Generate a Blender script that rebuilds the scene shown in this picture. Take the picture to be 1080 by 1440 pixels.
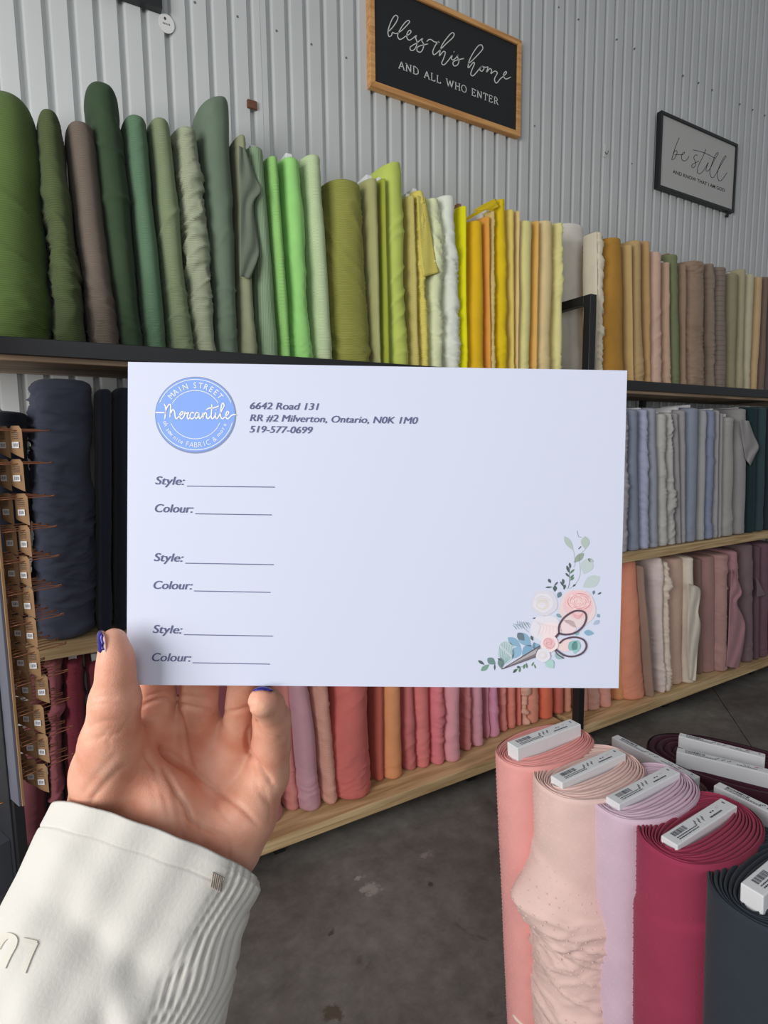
import bpy, math, random
import numpy as np
from mathutils import Vector, Matrix
from mathutils.bvhtree import BVHTree
for o in list(bpy.data.objects): bpy.data.objects.remove(o)
random.seed(7); rng = np.random.default_rng(7)
C = bpy.context.scene
COL = C.collection

# ------------------------------------------------------------------ camera
F = 800.0; H = 1.5
dn = np.array([80, 6840, 800.]); dn /= np.linalg.norm(dn)
Xc = np.array([1410, -110, 800.]); Xc -= dn*Xc.dot(dn); Xc /= np.linalg.norm(Xc)
Zc = -dn; Yc = np.cross(Zc, Xc)
R = np.array([Xc, Yc, Zc]); O = np.array([0, 0, H])
cd = bpy.data.cameras.new('camera'); cam = bpy.data.objects.new('camera', cd); COL.objects.link(cam)
cd.sensor_fit = 'HORIZONTAL'; cd.sensor_width = 36; cd.lens = F/1080*36; cd.clip_start = .01
r_, u_, b_ = R[:, 0], -R[:, 1], -R[:, 2]
cam.matrix_world = Matrix(((r_[0], u_[0], b_[0], 0), (r_[1], u_[1], b_[1], 0), (r_[2], u_[2], b_[2], H), (0, 0, 0, 1)))
C.camera = cam

# ------------------------------------------------------------------ light
C.view_settings.view_transform = 'Standard'; C.view_settings.look = 'None'
C.view_settings.gamma = 1; C.view_settings.use_curve_mapping = False
C.view_settings.exposure = 0.0
w = bpy.data.worlds.new('world'); C.world = w; w.use_nodes = True
w.node_tree.nodes['Background'].inputs[0].default_value = (.93, .96, 1, 1)
w.node_tree.nodes['Background'].inputs[1].default_value = .29
def area(name, loc, target, size, size_y, power, col=(1, 1, 1)):
    l = bpy.data.lights.new(name, 'AREA'); l.shape = 'RECTANGLE'; l.size = size; l.size_y = size_y
    l.energy = power; l.color = col
    o = bpy.data.objects.new(name, l); COL.objects.link(o); o.location = loc
    o.rotation_euler = (Vector(target)-Vector(loc)).to_track_quat('-Z', 'Y').to_euler(); return o
area('assumed_left_key', (-2.1, .1, 2.0), (.9, 1.6, 1.3), 1.7, 1.8, 82, (1, .99, .97))  # bare key lamp added for assumed daylight from the left; no window is modelled
area('back_fill', (-.6, -4.0, 2.6), (1.5, 2, 1.4), 3.5, 2.2, 50, (.96, .98, 1))  # broad fill lamp added behind the camera, not an actual shopfront

# ------------------------------------------------------------------ helpers
def ray(px, py): return R @ np.array([px-540, py-720, F])
def P(px, py, ax, val):
    r = ray(px, py); return O + (val-O[ax])/r[ax]*r
def Pz(px, py, z):                       # z = distance along the optical axis
    return O + R @ np.array([(px-540)*z/F, (py-720)*z/F, z])
def proj(p):
    c = R.T @ (np.asarray(p)-O); return 540+F*c[0]/c[2], 720+F*c[1]/c[2]
def solveX(px, Y, z):                    # world x of a point (Y, z) seen at column px
    k = (px-540)/F; d = R[:, 0]-k*R[:, 2]
    return -(d[1]*Y + d[2]*(z-H))/d[0]
def s2l(c): 
    c = c/255.; return c/12.92 if c <= .04045 else ((c+.055)/1.055)**2.4
def rgb(c, g=1.0):
    v = [s2l(x)*g for x in c]; m = max(v); k = .82/m if m > .82 else 1
    return (v[0]*k, v[1]*k, v[2]*k, 1)

MATS = {}
def nt(name):
    m = bpy.data.materials.new(name); m.use_nodes = True; n = m.node_tree
    return m, n, n.nodes['Principled BSDF']
def node(n, t, **kw):
    x = n.nodes.new(t)
    for k, v in kw.items():
        if k in x.inputs: x.inputs[k].default_value = v
        else: setattr(x, k, v)
    return x
def plain(name, c, rough=.6, metal=0, g=1.0, noise=.0, scale=30, bump=0, spec=.5):
    if name in MATS: return MATS[name]
    m, n, b = nt(name)
    b.inputs['Base Color'].default_value = rgb(c, g); b.inputs['Roughness'].default_value = rough
    b.inputs['Metallic'].default_value = metal; b.inputs['Specular IOR Level'].default_value = spec
    if noise or bump:
        tc = node(n, 'ShaderNodeTexCoord'); tx = node(n, 'ShaderNodeTexNoise', Scale=scale, Detail=5)
        n.links.new(tc.outputs['Object'], tx.inputs['Vector'])
        if noise:
            mx = node(n, 'ShaderNodeMixRGB', blend_type='MULTIPLY'); mx.inputs[0].default_value = 1
            mx.inputs[1].default_value = rgb(c, g)
            rp = node(n, 'ShaderNodeMapRange'); rp.inputs['To Min'].default_value = 1-noise; rp.inputs['To Max'].default_value = 1+noise
            n.links.new(tx.outputs['Fac'], rp.inputs['Value']); n.links.new(rp.outputs[0], mx.inputs[2]); n.links.new(mx.outputs[0], b.inputs['Base Color'])
        if bump:
            bp = node(n, 'ShaderNodeBump', Strength=bump, Distance=.002)
            n.links.new(tx.outputs['Fac'], bp.inputs['Height']); n.links.new(bp.outputs[0], b.inputs['Normal'])
    MATS[name] = m; return m
FG = 1.5                                   # observed colour -> cloth colour
def fabric(c, kind='plain', g=None):
    g = FG if g is None else g
    key = ('fab', c, kind, g)
    if key in MATS: return MATS[key]
    l_ = .3*c[0]+.6*c[1]+.1*c[2]; ds = .24 if c[1] > max(c[0], c[2])+4 else .14
    m, n, b = nt('fabric_'+kind); base = rgb([v*(1-ds)+l_*ds for v in c], g)
    b.inputs['Roughness'].default_value = .92; b.inputs['Specular IOR Level'].default_value = .18
    if 'Sheen Weight' in b.inputs: b.inputs['Sheen Weight'].default_value = .08
    tc = node(n, 'ShaderNodeTexCoord')
    nz = node(n, 'ShaderNodeTexNoise', Scale=14., Detail=6)
    n.links.new(tc.outputs['Object'], nz.inputs['Vector'])
    rp = node(n, 'ShaderNodeMapRange'); rp.inputs['To Min'].default_value = .84; rp.inputs['To Max'].default_value = 1.14
    n.links.new(nz.outputs['Fac'], rp.inputs['Value'])
    mx = node(n, 'ShaderNodeMixRGB', blend_type='MULTIPLY'); mx.inputs[0].default_value = 1; mx.inputs[1].default_value = base
    n.links.new(rp.outputs[0], mx.inputs[2]); out = mx.outputs[0]
    fine = node(n, 'ShaderNodeTexNoise', Scale=700., Detail=2); n.links.new(tc.outputs['Object'], fine.inputs['Vector'])
    h = fine.outputs['Fac']; st = .12
    if kind in ('rib', 'gauze', 'vrib', 'plaid'):
        wv = node(n, 'ShaderNodeTexWave', Scale={'rib': 55., 'gauze': 70., 'vrib': 60., 'plaid': 12.}[kind], Distortion={'gauze': 2.5}.get(kind, .6), Detail=2)
        wv.bands_direction = 'X' if kind == 'vrib' else 'Z'
        n.links.new(tc.outputs['Object'], wv.inputs['Vector'])
        h = wv.outputs['Fac']; st = .5
        r2 = node(n, 'ShaderNodeMapRange'); r2.inputs['To Min'].default_value = .8; r2.inputs['To Max'].default_value = 1.05
        if kind == 'plaid':
            r2.inputs['From Max'].default_value = .12; r2.inputs['To Min'].default_value = .72; r2.inputs['To Max'].default_value = 1
        n.links.new(wv.outputs['Fac'], r2.inputs['Value'])
        m2 = node(n, 'ShaderNodeMixRGB', blend_type='MULTIPLY'); m2.inputs[0].default_value = 1
        n.links.new(out, m2.inputs[1]); n.links.new(r2.outputs[0], m2.inputs[2]); out = m2.outputs[0]
        if kind == 'plaid': st = .05
    bp = node(n, 'ShaderNodeBump', Strength=st, Distance=.0015)
    n.links.new(h, bp.inputs['Height']); n.links.new(bp.outputs[0], b.inputs['Normal'])
    n.links.new(out, b.inputs['Base Color'])
    MATS[key] = m; return m
def wood(name, c1, c2, axis='X', g=1.0):
    if name in MATS: return MATS[name]
    m, n, b = nt(name); b.inputs['Roughness'].default_value = .65
    tc = node(n, 'ShaderNodeTexCoord'); mp = node(n, 'ShaderNodeMapping')
    mp.inputs['Scale'].default_value = (1.2, 14, 30) if axis == 'X' else (14, 1.2, 30)
    n.links.new(tc.outputs['Object'], mp.inputs['Vector'])
    nz = node(n, 'ShaderNodeTexNoise', Scale=2.2, Detail=8, Distortion=.8); n.links.new(mp.outputs[0], nz.inputs['Vector'])
    cr = node(n, 'ShaderNodeValToRGB'); cr.color_ramp.elements[0].position = .35; cr.color_ramp.elements[1].position = .62
    cr.color_ramp.elements[0].color = rgb(c1, g); cr.color_ramp.elements[1].color = rgb(c2, g)
    n.links.new(nz.outputs['Fac'], cr.inputs[0]); n.links.new(cr.outputs[0], b.inputs['Base Color'])
    MATS[name] = m; return m

def mesh(name, V, Fc, mat=None, parent=None, smooth=False, loc=None):
    me = bpy.data.meshes.new(name)
    V = np.asarray(V, float)
    if loc is not None: V = V-np.asarray(loc)
    me.from_pydata([tuple(v) for v in V], [], [tuple(int(i) for i in f) for f in Fc]); me.update()
    if smooth: me.polygons.foreach_set('use_smooth', [True]*len(me.polygons))
    o = bpy.data.objects.new(name, me); COL.objects.link(o)
    if mat: me.materials.append(mat)
    if loc is not None: o.location = tuple(loc)
    if parent:
        o.parent = parent
        if loc is None: pass
    return o
def child(name, V, Fc, mat, parent, smooth=False):   # world-space verts, parent unrotated at parent.location
    L = np.array(parent.location); o = mesh(name, np.asarray(V, float)-L, Fc, mat, None, smooth); o.parent = parent; return o
def empty(name, loc, label, cat, group=None):
    o = bpy.data.objects.new(name, None); COL.objects.link(o); o.location = tuple(loc); o.empty_display_size = .05
    tag(o, label, cat, group); return o
def tag(o, label=None, cat=None, group=None, kind=None):
    if label: o['label'] = label
    if cat: o['category'] = cat
    if group: o['group'] = group
    if kind: o['kind'] = kind
    return o
BF = [(0, 3, 2, 1), (4, 5, 6, 7), (0, 1, 5, 4), (1, 2, 6, 5), (2, 3, 7, 6), (3, 0, 4, 7)]
def boxV(x0, x1, y0, y1, z0, z1):
    return [(x0, y0, z0), (x1, y0, z0), (x1, y1, z0), (x0, y1, z0), (x0, y0, z1), (x1, y0, z1), (x1, y1, z1), (x0, y1, z1)]
def bevel(o, wd=.002, seg=2):
    md = o.modifiers.new('bevel', 'BEVEL'); md.width = wd; md.segments = seg; md.limit_method = 'ANGLE'; return o
class MB:
    def __init__(s): s.V = []; s.F = []
    def add(s, V, Fc):
        k = len(s.V); s.V += [tuple(v) for v in V]; s.F += [tuple(i+k for i in f) for f in Fc]
    def box(s, *a): s.add(boxV(*a), BF)
    def tube(s, pts, r, n=8, closed=False):
        pts = [Vector(p) for p in pts]; V = []; Fc = []; m = len(pts)
        ref = Vector((.3, .2, .93)).normalized()
        for i, p in enumerate(pts):
            a = pts[(i-1) % m] if (closed or i) else p; b = pts[(i+1) % m] if (closed or i < m-1) else p
            t = (b-a).normalized(); s1 = t.cross(ref)
            if s1.length < .05: s1 = t.cross(Vector((1, 0, 0)))
            s1.normalize(); s2 = t.cross(s1)
            rr = r[i] if hasattr(r, '__len__') else r
            for k in range(n):
                q = 2*math.pi*k/n; V.append(p+rr*(math.cos(q)*s1+math.sin(q)*s2))
        for i in range(m if closed else m-1):
            for k in range(n):
                Fc.append((i*n+k, i*n+(k+1) % n, ((i+1) % m)*n+(k+1) % n, ((i+1) % m)*n+k))
        if not closed: Fc += [tuple(range(n))[::-1], tuple((m-1)*n+k for k in range(n))]
        s.add(V, Fc)
def catmull(pts, n=6, closed=False):
    pts = [np.array(p, float) for p in pts]; m = len(pts)
    if m < 3: return pts
    out = []
    rngi = range(m) if closed else range(m-1)
    for i in rngi:
        if closed: p0, p1, p2, p3 = pts[i-1], pts[i], pts[(i+1) % m], pts[(i+2) % m]
        else: p0, p1, p2, p3 = pts[max(i-1, 0)], pts[i], pts[i+1], pts[min(i+2, m-1)]
        for k in range(n):
            t = k/n; out.append(.5*((2*p1)+(-p0+p2)*t+(2*p0-5*p1+4*p2-p3)*t*t+(-p0+3*p1-3*p2+p3)*t**3))
    if not closed: out.append(pts[-1])
    return out

# ------------------------------------------------------------------ structure
YF = 1.825; YW = 2.165
def concrete():
    m, n, b = nt('concrete'); tc = node(n, 'ShaderNodeTexCoord')
    n1 = node(n, 'ShaderNodeTexNoise', Scale=1.6, Detail=9, Roughness=.62, Distortion=.5); n2 = node(n, 'ShaderNodeTexNoise', Scale=14., Detail=8, Roughness=.7)
    n3 = node(n, 'ShaderNodeTexNoise', Scale=5.5, Detail=4, Distortion=1.5)
    for x in (n1, n2, n3): n.links.new(tc.outputs['Object'], x.inputs['Vector'])
    cr = node(n, 'ShaderNodeValToRGB'); e = cr.color_ramp.elements
    e[0].position = .3; e[0].color = rgb((72, 67, 64), 1.4); e[1].position = .7; e[1].color = rgb((106, 104, 99), 1.4)
    n.links.new(n1.outputs['Fac'], cr.inputs[0])
    mr = node(n, 'ShaderNodeMapRange'); mr.inputs['From Min'].default_value = .3; mr.inputs['From Max'].default_value = .7
    mr.inputs['To Min'].default_value = .72; mr.inputs['To Max'].default_value = 1.22
    n.links.new(n2.outputs['Fac'], mr.inputs['Value'])
    mx = node(n, 'ShaderNodeMixRGB', blend_type='MULTIPLY'); mx.inputs[0].default_value = 1
    n.links.new(cr.outputs[0], mx.inputs[1]); n.links.new(mr.outputs[0], mx.inputs[2])
    # dark blots and pale scuffs, fixed on the slab
    m3 = node(n, 'ShaderNodeMapRange'); m3.inputs['From Min'].default_value = .66; m3.inputs['From Max'].default_value = .74; m3.inputs['To Min'].default_value = 1; m3.inputs['To Max'].default_value = .6
    n.links.new(n3.outputs['Fac'], m3.inputs['Value'])
    mx2 = node(n, 'ShaderNodeMixRGB', blend_type='MULTIPLY'); mx2.inputs[0].default_value = 1
    n.links.new(mx.outputs[0], mx2.inputs[1]); n.links.new(m3.outputs[0], mx2.inputs[2])
    out = mx2.outputs[0]
    def spot(px, py, sx, sy, col, thr, sc):
        nonlocal out
        c = P(px, py, 2, 0)
        mp = node(n, 'ShaderNodeMapping'); mp.inputs['Location'].default_value = (-c[0]/sx, -c[1]/sy, 0); mp.inputs['Scale'].default_value = (1/sx, 1/sy, 0)
        n.links.new(tc.outputs['Object'], mp.inputs['Vector'])
        ln = node(n, 'ShaderNodeVectorMath', operation='LENGTH'); n.links.new(mp.outputs[0], ln.inputs[0])
        q = node(n, 'ShaderNodeTexNoise', Scale=sc, Detail=6, Roughness=.75); n.links.new(tc.outputs['Object'], q.inputs['Vector'])
        sb = node(n, 'ShaderNodeMath', operation='SUBTRACT'); sb.inputs[0].default_value = 1; n.links.new(ln.outputs['Value'], sb.inputs[1])
        ad = node(n, 'ShaderNodeMath', operation='MULTIPLY_ADD'); ad.inputs[1].default_value = .55; n.links.new(sb.outputs[0], ad.inputs[0]); n.links.new(q.outputs['Fac'], ad.inputs[2])
        r = node(n, 'ShaderNodeMapRange'); r.inputs['From Min'].default_value = thr; r.inputs['From Max'].default_value = thr+.12
        n.links.new(ad.outputs[0], r.inputs['Value'])
        fa = node(n, 'ShaderNodeMath', operation='MULTIPLY'); fa.inputs[1].default_value = .7; n.links.new(r.outputs[0], fa.inputs[0])
        mm = node(n, 'ShaderNodeMixRGB'); n.links.new(fa.outputs[0], mm.inputs[0]); n.links.new(out, mm.inputs[1]); mm.inputs[2].default_value = rgb(col, 1.3); out = mm.outputs[0]
    spot(520, 1250, .10, .07, (146, 140, 134), .82, 26); spot(600, 1202, .09, .05, (130, 124, 118), .86, 40); spot(505, 1235, .05, .03, (150, 144, 138), .84, 60)
    spot(470, 1425, .06, .05, (62, 46, 32), .72, 18); spot(466, 1311, .04, .03, (48, 42, 40), .8, 26); spot(605, 1243, .02, .02, (45, 38, 34), .7, 30)
    n.links.new(out, b.inputs['Base Color']); b.inputs['Roughness'].default_value = .55; b.inputs['Specular IOR Level'].default_value = .3
    bp = node(n, 'ShaderNodeBump', Strength=.25, Distance=.003); n.links.new(n2.outputs['Fac'], bp.inputs['Height']); n.links.new(bp.outputs[0], b.inputs['Normal'])
    return m
# slab cut by a saw joint (recessed)
j0 = P(1004, 970, 2, 0); j1 = P(1043, 1029, 2, 0); jd = (j1-j0)[:2]; jd /= np.linalg.norm(jd); jn = np.array([-jd[1], jd[0]])
fl = MB(); fl.box(-6, 10, -6, YW+.1, -.12, -.006)
A = [tuple(j0[:2]+jd*t+jn*s) for t in (-8, 14) for s in (0,)]
floor = mesh('floor', fl.V, fl.F, concrete()); tag(floor, kind='structure')
cm = floor.data.materials[0]
def slab(side):
    a = j0[:2]+jn*side*.0025
    V = [(*(a+jd*-9), -.006), (*(a+jd*14), -.006), (*(a+jd*14+jn*side*12), -.006), (*(a+jd*-9+jn*side*12), -.006)]
    V = V+[(x, y, 0) for x, y, _ in V]
    s = child('slab', V, BF if side > 0 else [f[::-1] for f in BF], cm, floor); return s
slab(1); slab(-1)

def wallmat():
    m, n, b = nt('white_painted_steel'); b.inputs['Roughness'].default_value = .5; b.inputs['Specular IOR Level'].default_value = .35
    tc = node(n, 'ShaderNodeTexCoord'); nz = node(n, 'ShaderNodeTexNoise', Scale=3., Detail=5); n.links.new(tc.outputs['Object'], nz.inputs['Vector'])
    cr = node(n, 'ShaderNodeValToRGB'); cr.color_ramp.elements[0].color = (.56, .575, .57, 1); cr.color_ramp.elements[1].color = (.66, .675, .675, 1)
    n.links.new(nz.outputs['Fac'], cr.inputs[0]); n.links.new(cr.outputs[0], b.inputs['Base Color']); return m
WM = wallmat()
wall = mesh('wall_back', boxV(-5, 9.2, YW+.03, YW+.1, -.1, 5.2), BF, WM); tag(wall, kind='structure')
PITCH = .0715; X0 = P(758.7, 0, 1, YW)[0]-PITCH*60
prof = [(0, 0), (.48, 0), (.60, -1), (.76, -1), (.88, 0)]     # share of pitch, 0 = crest towards the room
def sheet(k0, k1):
    V = []; Fc = []
    xs = []
    for k in range(k0, k1):
        for a, d in prof: xs.append((X0+PITCH*(k+a-.25), YW-d*.02))
    xs.append((X0+PITCH*(k1-.25)+.012, YW-.0012))
    for x, y in xs: V += [(x, y, 0), (x, y, 5.2)]
    for i in range(len(xs)-1): Fc.append((2*i, 2*i+2, 2*i+3, 2*i+1))
    o = child('corrugated_sheet', V, Fc, WM, wall)
    md = o.modifiers.new('t', 'SOLIDIFY'); md.thickness = .0012; md.offset = 1
    return o
kseam = round((P(852, 200, 1, YW)[0]-X0)/PITCH)
for k in range(kseam-13*6, kseam+13*7, 13): sheet(k, k+13)
sc = MB()
def screw(px, py, r=.004):
    c = P(px, py, 1, YW-.003); sc.tube([c, c+np.array([0, .006, 0])], r, 8)
for px, py in [(389, 43), (438, 62), (487, 81), (274, 3), (334, 23), (786, 10), (814, 27), (868, 55), (893, 68), (752, 177), (961, 106), (983, 116), (1002, 126), (1041, 146), (1059, 154), (1076, 162), (889, 230)]: screw(px, py)
s_ = child('screw', sc.V, sc.F, plain('screw', (118, 120, 120), .5, .2), wall); s_['kind'] = 'stuff'

# ------------------------------------------------------------------ shelving
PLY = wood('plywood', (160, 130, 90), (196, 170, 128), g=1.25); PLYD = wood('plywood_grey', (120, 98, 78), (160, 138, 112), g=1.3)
BLK = plain('black_steel', (26, 27, 30), .45, g=1.3, noise=.1, bump=.1)
def unit(name, x0, x1, label):
    u = empty(name, ((x0+x1)/2, 2.0, 0), label, 'shelving')
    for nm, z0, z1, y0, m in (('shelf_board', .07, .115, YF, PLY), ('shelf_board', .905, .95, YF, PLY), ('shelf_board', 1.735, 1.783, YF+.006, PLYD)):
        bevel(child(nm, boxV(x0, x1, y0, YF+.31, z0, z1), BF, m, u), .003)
    bevel(child('front_trim', boxV(x0, x1, YF-.004, YF+.005, 1.75, 1.796), BF, BLK, u), .002)
    return u
XP = solveX(813, YF, .3)
ul = unit('shelving_unit', -1.4, XP-.001, 'long plywood and black steel shelving unit left of the tall black post')
ur = unit('shelving_unit', XP+.041, 6.5, 'plywood shelving unit right of the black post, receding to the right edge')
ztop = P(829, 413, 1, YF)[2]
zz0 = 0
fr = empty('steel_end_frame', (XP+.02, 2, 0), 'tall black square-tube frame standing between the two shelving units', 'frame')
bevel(child('post', boxV(XP, XP+.04, YF-.006, YF+.034, 0, ztop), BF, BLK, fr), .003)
bevel(child('post', boxV(XP, XP+.04, YF+.27, YF+.31, 0, ztop), BF, BLK, fr), .003)
bevel(child('top_bar', boxV(XP, XP+.04, YF+.034, YF+.27, ztop-.04, ztop), BF, BLK, fr), .003)
for u, xs in ((ul, (-1.2, -.3, .6, 1.5)), (ur, (2.9, 3.8, 4.8, 5.8))):
    for x in xs: child('foot', boxV(x, x+.04, YF+.07, YF+.28, 0, .07), BF, BLK, u)
# wall-side standards carrying the boards
for u, xs in ((ul, (-1.2, .4, 1.4)), (ur, (2.9, 4.4, 6.0))):
    for x in xs: child('standard', boxV(x, x+.03, YF+.285, YF+.309, .115, .905), BF, BLK, u); child('standard', boxV(x, x+.03, YF+.285, YF+.309, .95, 1.735), BF, BLK, u)

# ------------------------------------------------------------------ bolts
LAT = rng.uniform(-1, 1, (64, 64))
def vn(x, y, sd):
    x = x+sd*7.31; y = y+sd*3.17; xi = np.floor(x).astype(int); yi = np.floor(y).astype(int); fx = x-xi; fy = y-yi
    fx = fx*fx*fx*(fx*(fx*6-15)+10); fy = fy*fy*fy*(fy*(fy*6-15)+10)
    g = lambda a, b: LAT[a % 64, b % 64]
    return (g(xi, yi)*(1-fx)+g(xi+1, yi)*fx)*(1-fy)+(g(xi, yi+1)*(1-fx)+g(xi+1, yi+1)*fx)*fy
def wrinkle(S, Z, ang, lw, ll, sd, sharp=2.2):
    """ridges of width lw and length ll (m) running at angle ang from the horizontal"""
    c, s = math.cos(ang), math.sin(ang); wx = .35*lw*vn(S/lw/3, Z/lw/3, sd+11); u = (S*c+Z*s)/ll; v = (-S*s+Z*c+wx*3)/lw
    return np.clip(1-np.abs(vn(u, v, sd))*1.6, 0, 1)**sharp
def folds(S, Z, kind, amp, ph, hgt):
    """height field on the roll: S arc length (m), Z height (m)"""
    sd = ph*3.3+1; sg = 1 if math.sin(ph*5) > -.3 else -1
    m1 = np.clip(.5+.9*vn(S*4, Z*5, sd+1), 0, 1.2); m2 = np.clip(.5+.9*vn(S*4+9, Z*5, sd+2), 0, 1.2)
    if kind == 'diag': d = 1.3*m1*wrinkle(S, Z, -.75*sg, .030, .16, sd)+.8*m2*wrinkle(S, Z, -.5*sg, .017, .10, sd+4)+.5*vn(S*9, Z*9, sd)
    elif kind == 'crumple': d = 1.1*m1*wrinkle(S, Z, -.2*sg, .022, .07, sd)+.9*m2*wrinkle(S, Z, .4*sg, .020, .06, sd+4)+.6*vn(S*14, Z*14, sd)
    elif kind == 'soft': d = 1.1*m1*wrinkle(S, Z, -.8*sg, .055, .22, sd, 3)+.8*np.clip(1.25-Z/.22, 0, 1)*wrinkle(S, Z, -.4*sg, .020, .07, sd+4)+.6*vn(S*7, Z*5, sd)
    else: d = .4*vn(S*5, Z*6, sd)+.7*np.clip(1-Z/.16, 0, 1)*wrinkle(S, Z, -.5*sg, .018, .06, sd+4)+.35*m1*wrinkle(S, Z, -.9*sg, .04, .25, sd+8, 4)
    return d*amp
def roll_mesh(xb, ab, xt, at, yf, bd, z0, z1, kind='plain', amp=.0016, ph=0., slant=0., dome=.012, n=2.5, nu=30, nz=70, bulge=0., hem=True, waist=None):
    t = np.linspace(0, 1, nz); hgt = z1-z0
    t = 1-(1-t)**1.0
    th = np.linspace(0, 2*np.pi, nu, endpoint=False)-np.pi/2
    cx = xb+(xt-xb)*t; a = ab+(at-ab)*t+bulge*np.sin(np.pi*t)*ab
    a = a*(1+.03*np.sin(t*9+ph)+.02*np.sin(t*23+ph*2)); cx = cx+.06*ab*np.sin(t*6+ph*1.7)*np.sin(np.pi*t)
    if waist: a = a*(1-waist[1]*np.exp(-((t-waist[0])/.03)**2))
    zz = z0+hgt*t
    # rounded ends
    e = np.ones(nz); 
    db = np.clip((zz-z0)/.012, 0, 1); e *= .82+.18*np.sqrt(1-(1-db)**2)
    dt = np.clip((z1-zz)/max(dome, .004), 0, 1); e *= (.45 if dome > .03 else .80)+(.55 if dome > .03 else .20)*np.sqrt(np.clip(1-(1-dt)**2, 0, 1))
    ex = 2/n
    ct = np.sign(np.cos(th))*np.abs(np.cos(th))**ex; st = np.sign(np.sin(th))*np.abs(np.sin(th))**ex
    TH, Zg = np.meshgrid(th, zz); Tt = np.repeat(t[:, None], nu, 1)
    S = np.abs(((TH+np.pi/2+np.pi) % (2*np.pi))-np.pi)*np.sign(((TH+np.pi/2+np.pi) % (2*np.pi))-np.pi)*np.mean(a)*1.25
    d = folds(S, Zg-z0, kind, amp, ph, hgt)*np.repeat((np.clip((1-t)*30, 0, 1)*np.clip(t*40, .3, 1))[:, None], nu, 1)
    if hem: d += -.0016*np.exp(-((Zg-(z1-.035))/.0022)**2)
    aa = a*e
    Xg = cx[:, None]+(aa[:, None]+d)*ct; bb = (bd*e)[:, None]
    Yg = (yf+bd)+(bb+d)*st
    Zs = Zg+slant*np.clip((Tt-.6)/.4, 0, 1)**2*ct
    V = np.stack([Xg, Yg, Zs], -1).reshape(-1, 3)
    Fc = []
    for i in range(nz-1):
        for k in range(nu): Fc.append((i*nu+k, i*nu+(k+1) % nu, (i+1)*nu+(k+1) % nu, (i+1)*nu+k))
    # top cap with inward rings (end of the wound layers)
    base = (nz-1)*nu; V = list(map(tuple, V)); last = base
    for q, (sc_, dz) in enumerate(((.9, -.001), (.84, .0015), (.7, -.002), (.6, .001), (.4, -.002))):
        k0 = len(V)
        for k in range(nu):
            x, y, z = V[base+k]; V.append((cx[-1]+(x-cx[-1])*sc_, yf+bd+(y-yf-bd)*sc_, z+dz))
        for k in range(nu): Fc.append((last+k, last+(k+1) % nu, k0+(k+1) % nu, k0+k))
        last = k0
    Fc.append(tuple(last+k for k in range(nu))); Fc.append(tuple(range(nu))[::-1])
    return V, Fc
CORE = plain('white_board_core', (222, 222, 224), .6, g=1.2, noise=.05)
KR = plain('brown_board', (150, 110, 78), .8, g=1.3)
def flap_mesh(pts_px, yf, dark=False, wav=.006, n=10):
    """loose end of cloth hanging in front of the roll: outline given as left/right edge pairs top to bottom"""
    V = []; m = len(pts_px); L = catmull([p[0]+(0,) for p in pts_px], 5); Rr = catmull([p[1]+(0,) for p in pts_px], 5); k = len(L)
    for i in range(k):
        for j in range(n):
            s = j/(n-1); px = L[i][0]*(1-s)+Rr[i][0]*s; py = L[i][1]*(1-s)+Rr[i][1]*s
            V.append(P(px, py, 1, yf-.003-wav*(.5+.5*math.sin(s*9+i*.45))*(.35+.65*s)))
    Fc = [(i*n+j, i*n+j+1, (i+1)*n+j+1, (i+1)*n+j) for i in range(k-1) for j in range(n-1)]
    return V, Fc
ALLB = []
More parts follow.
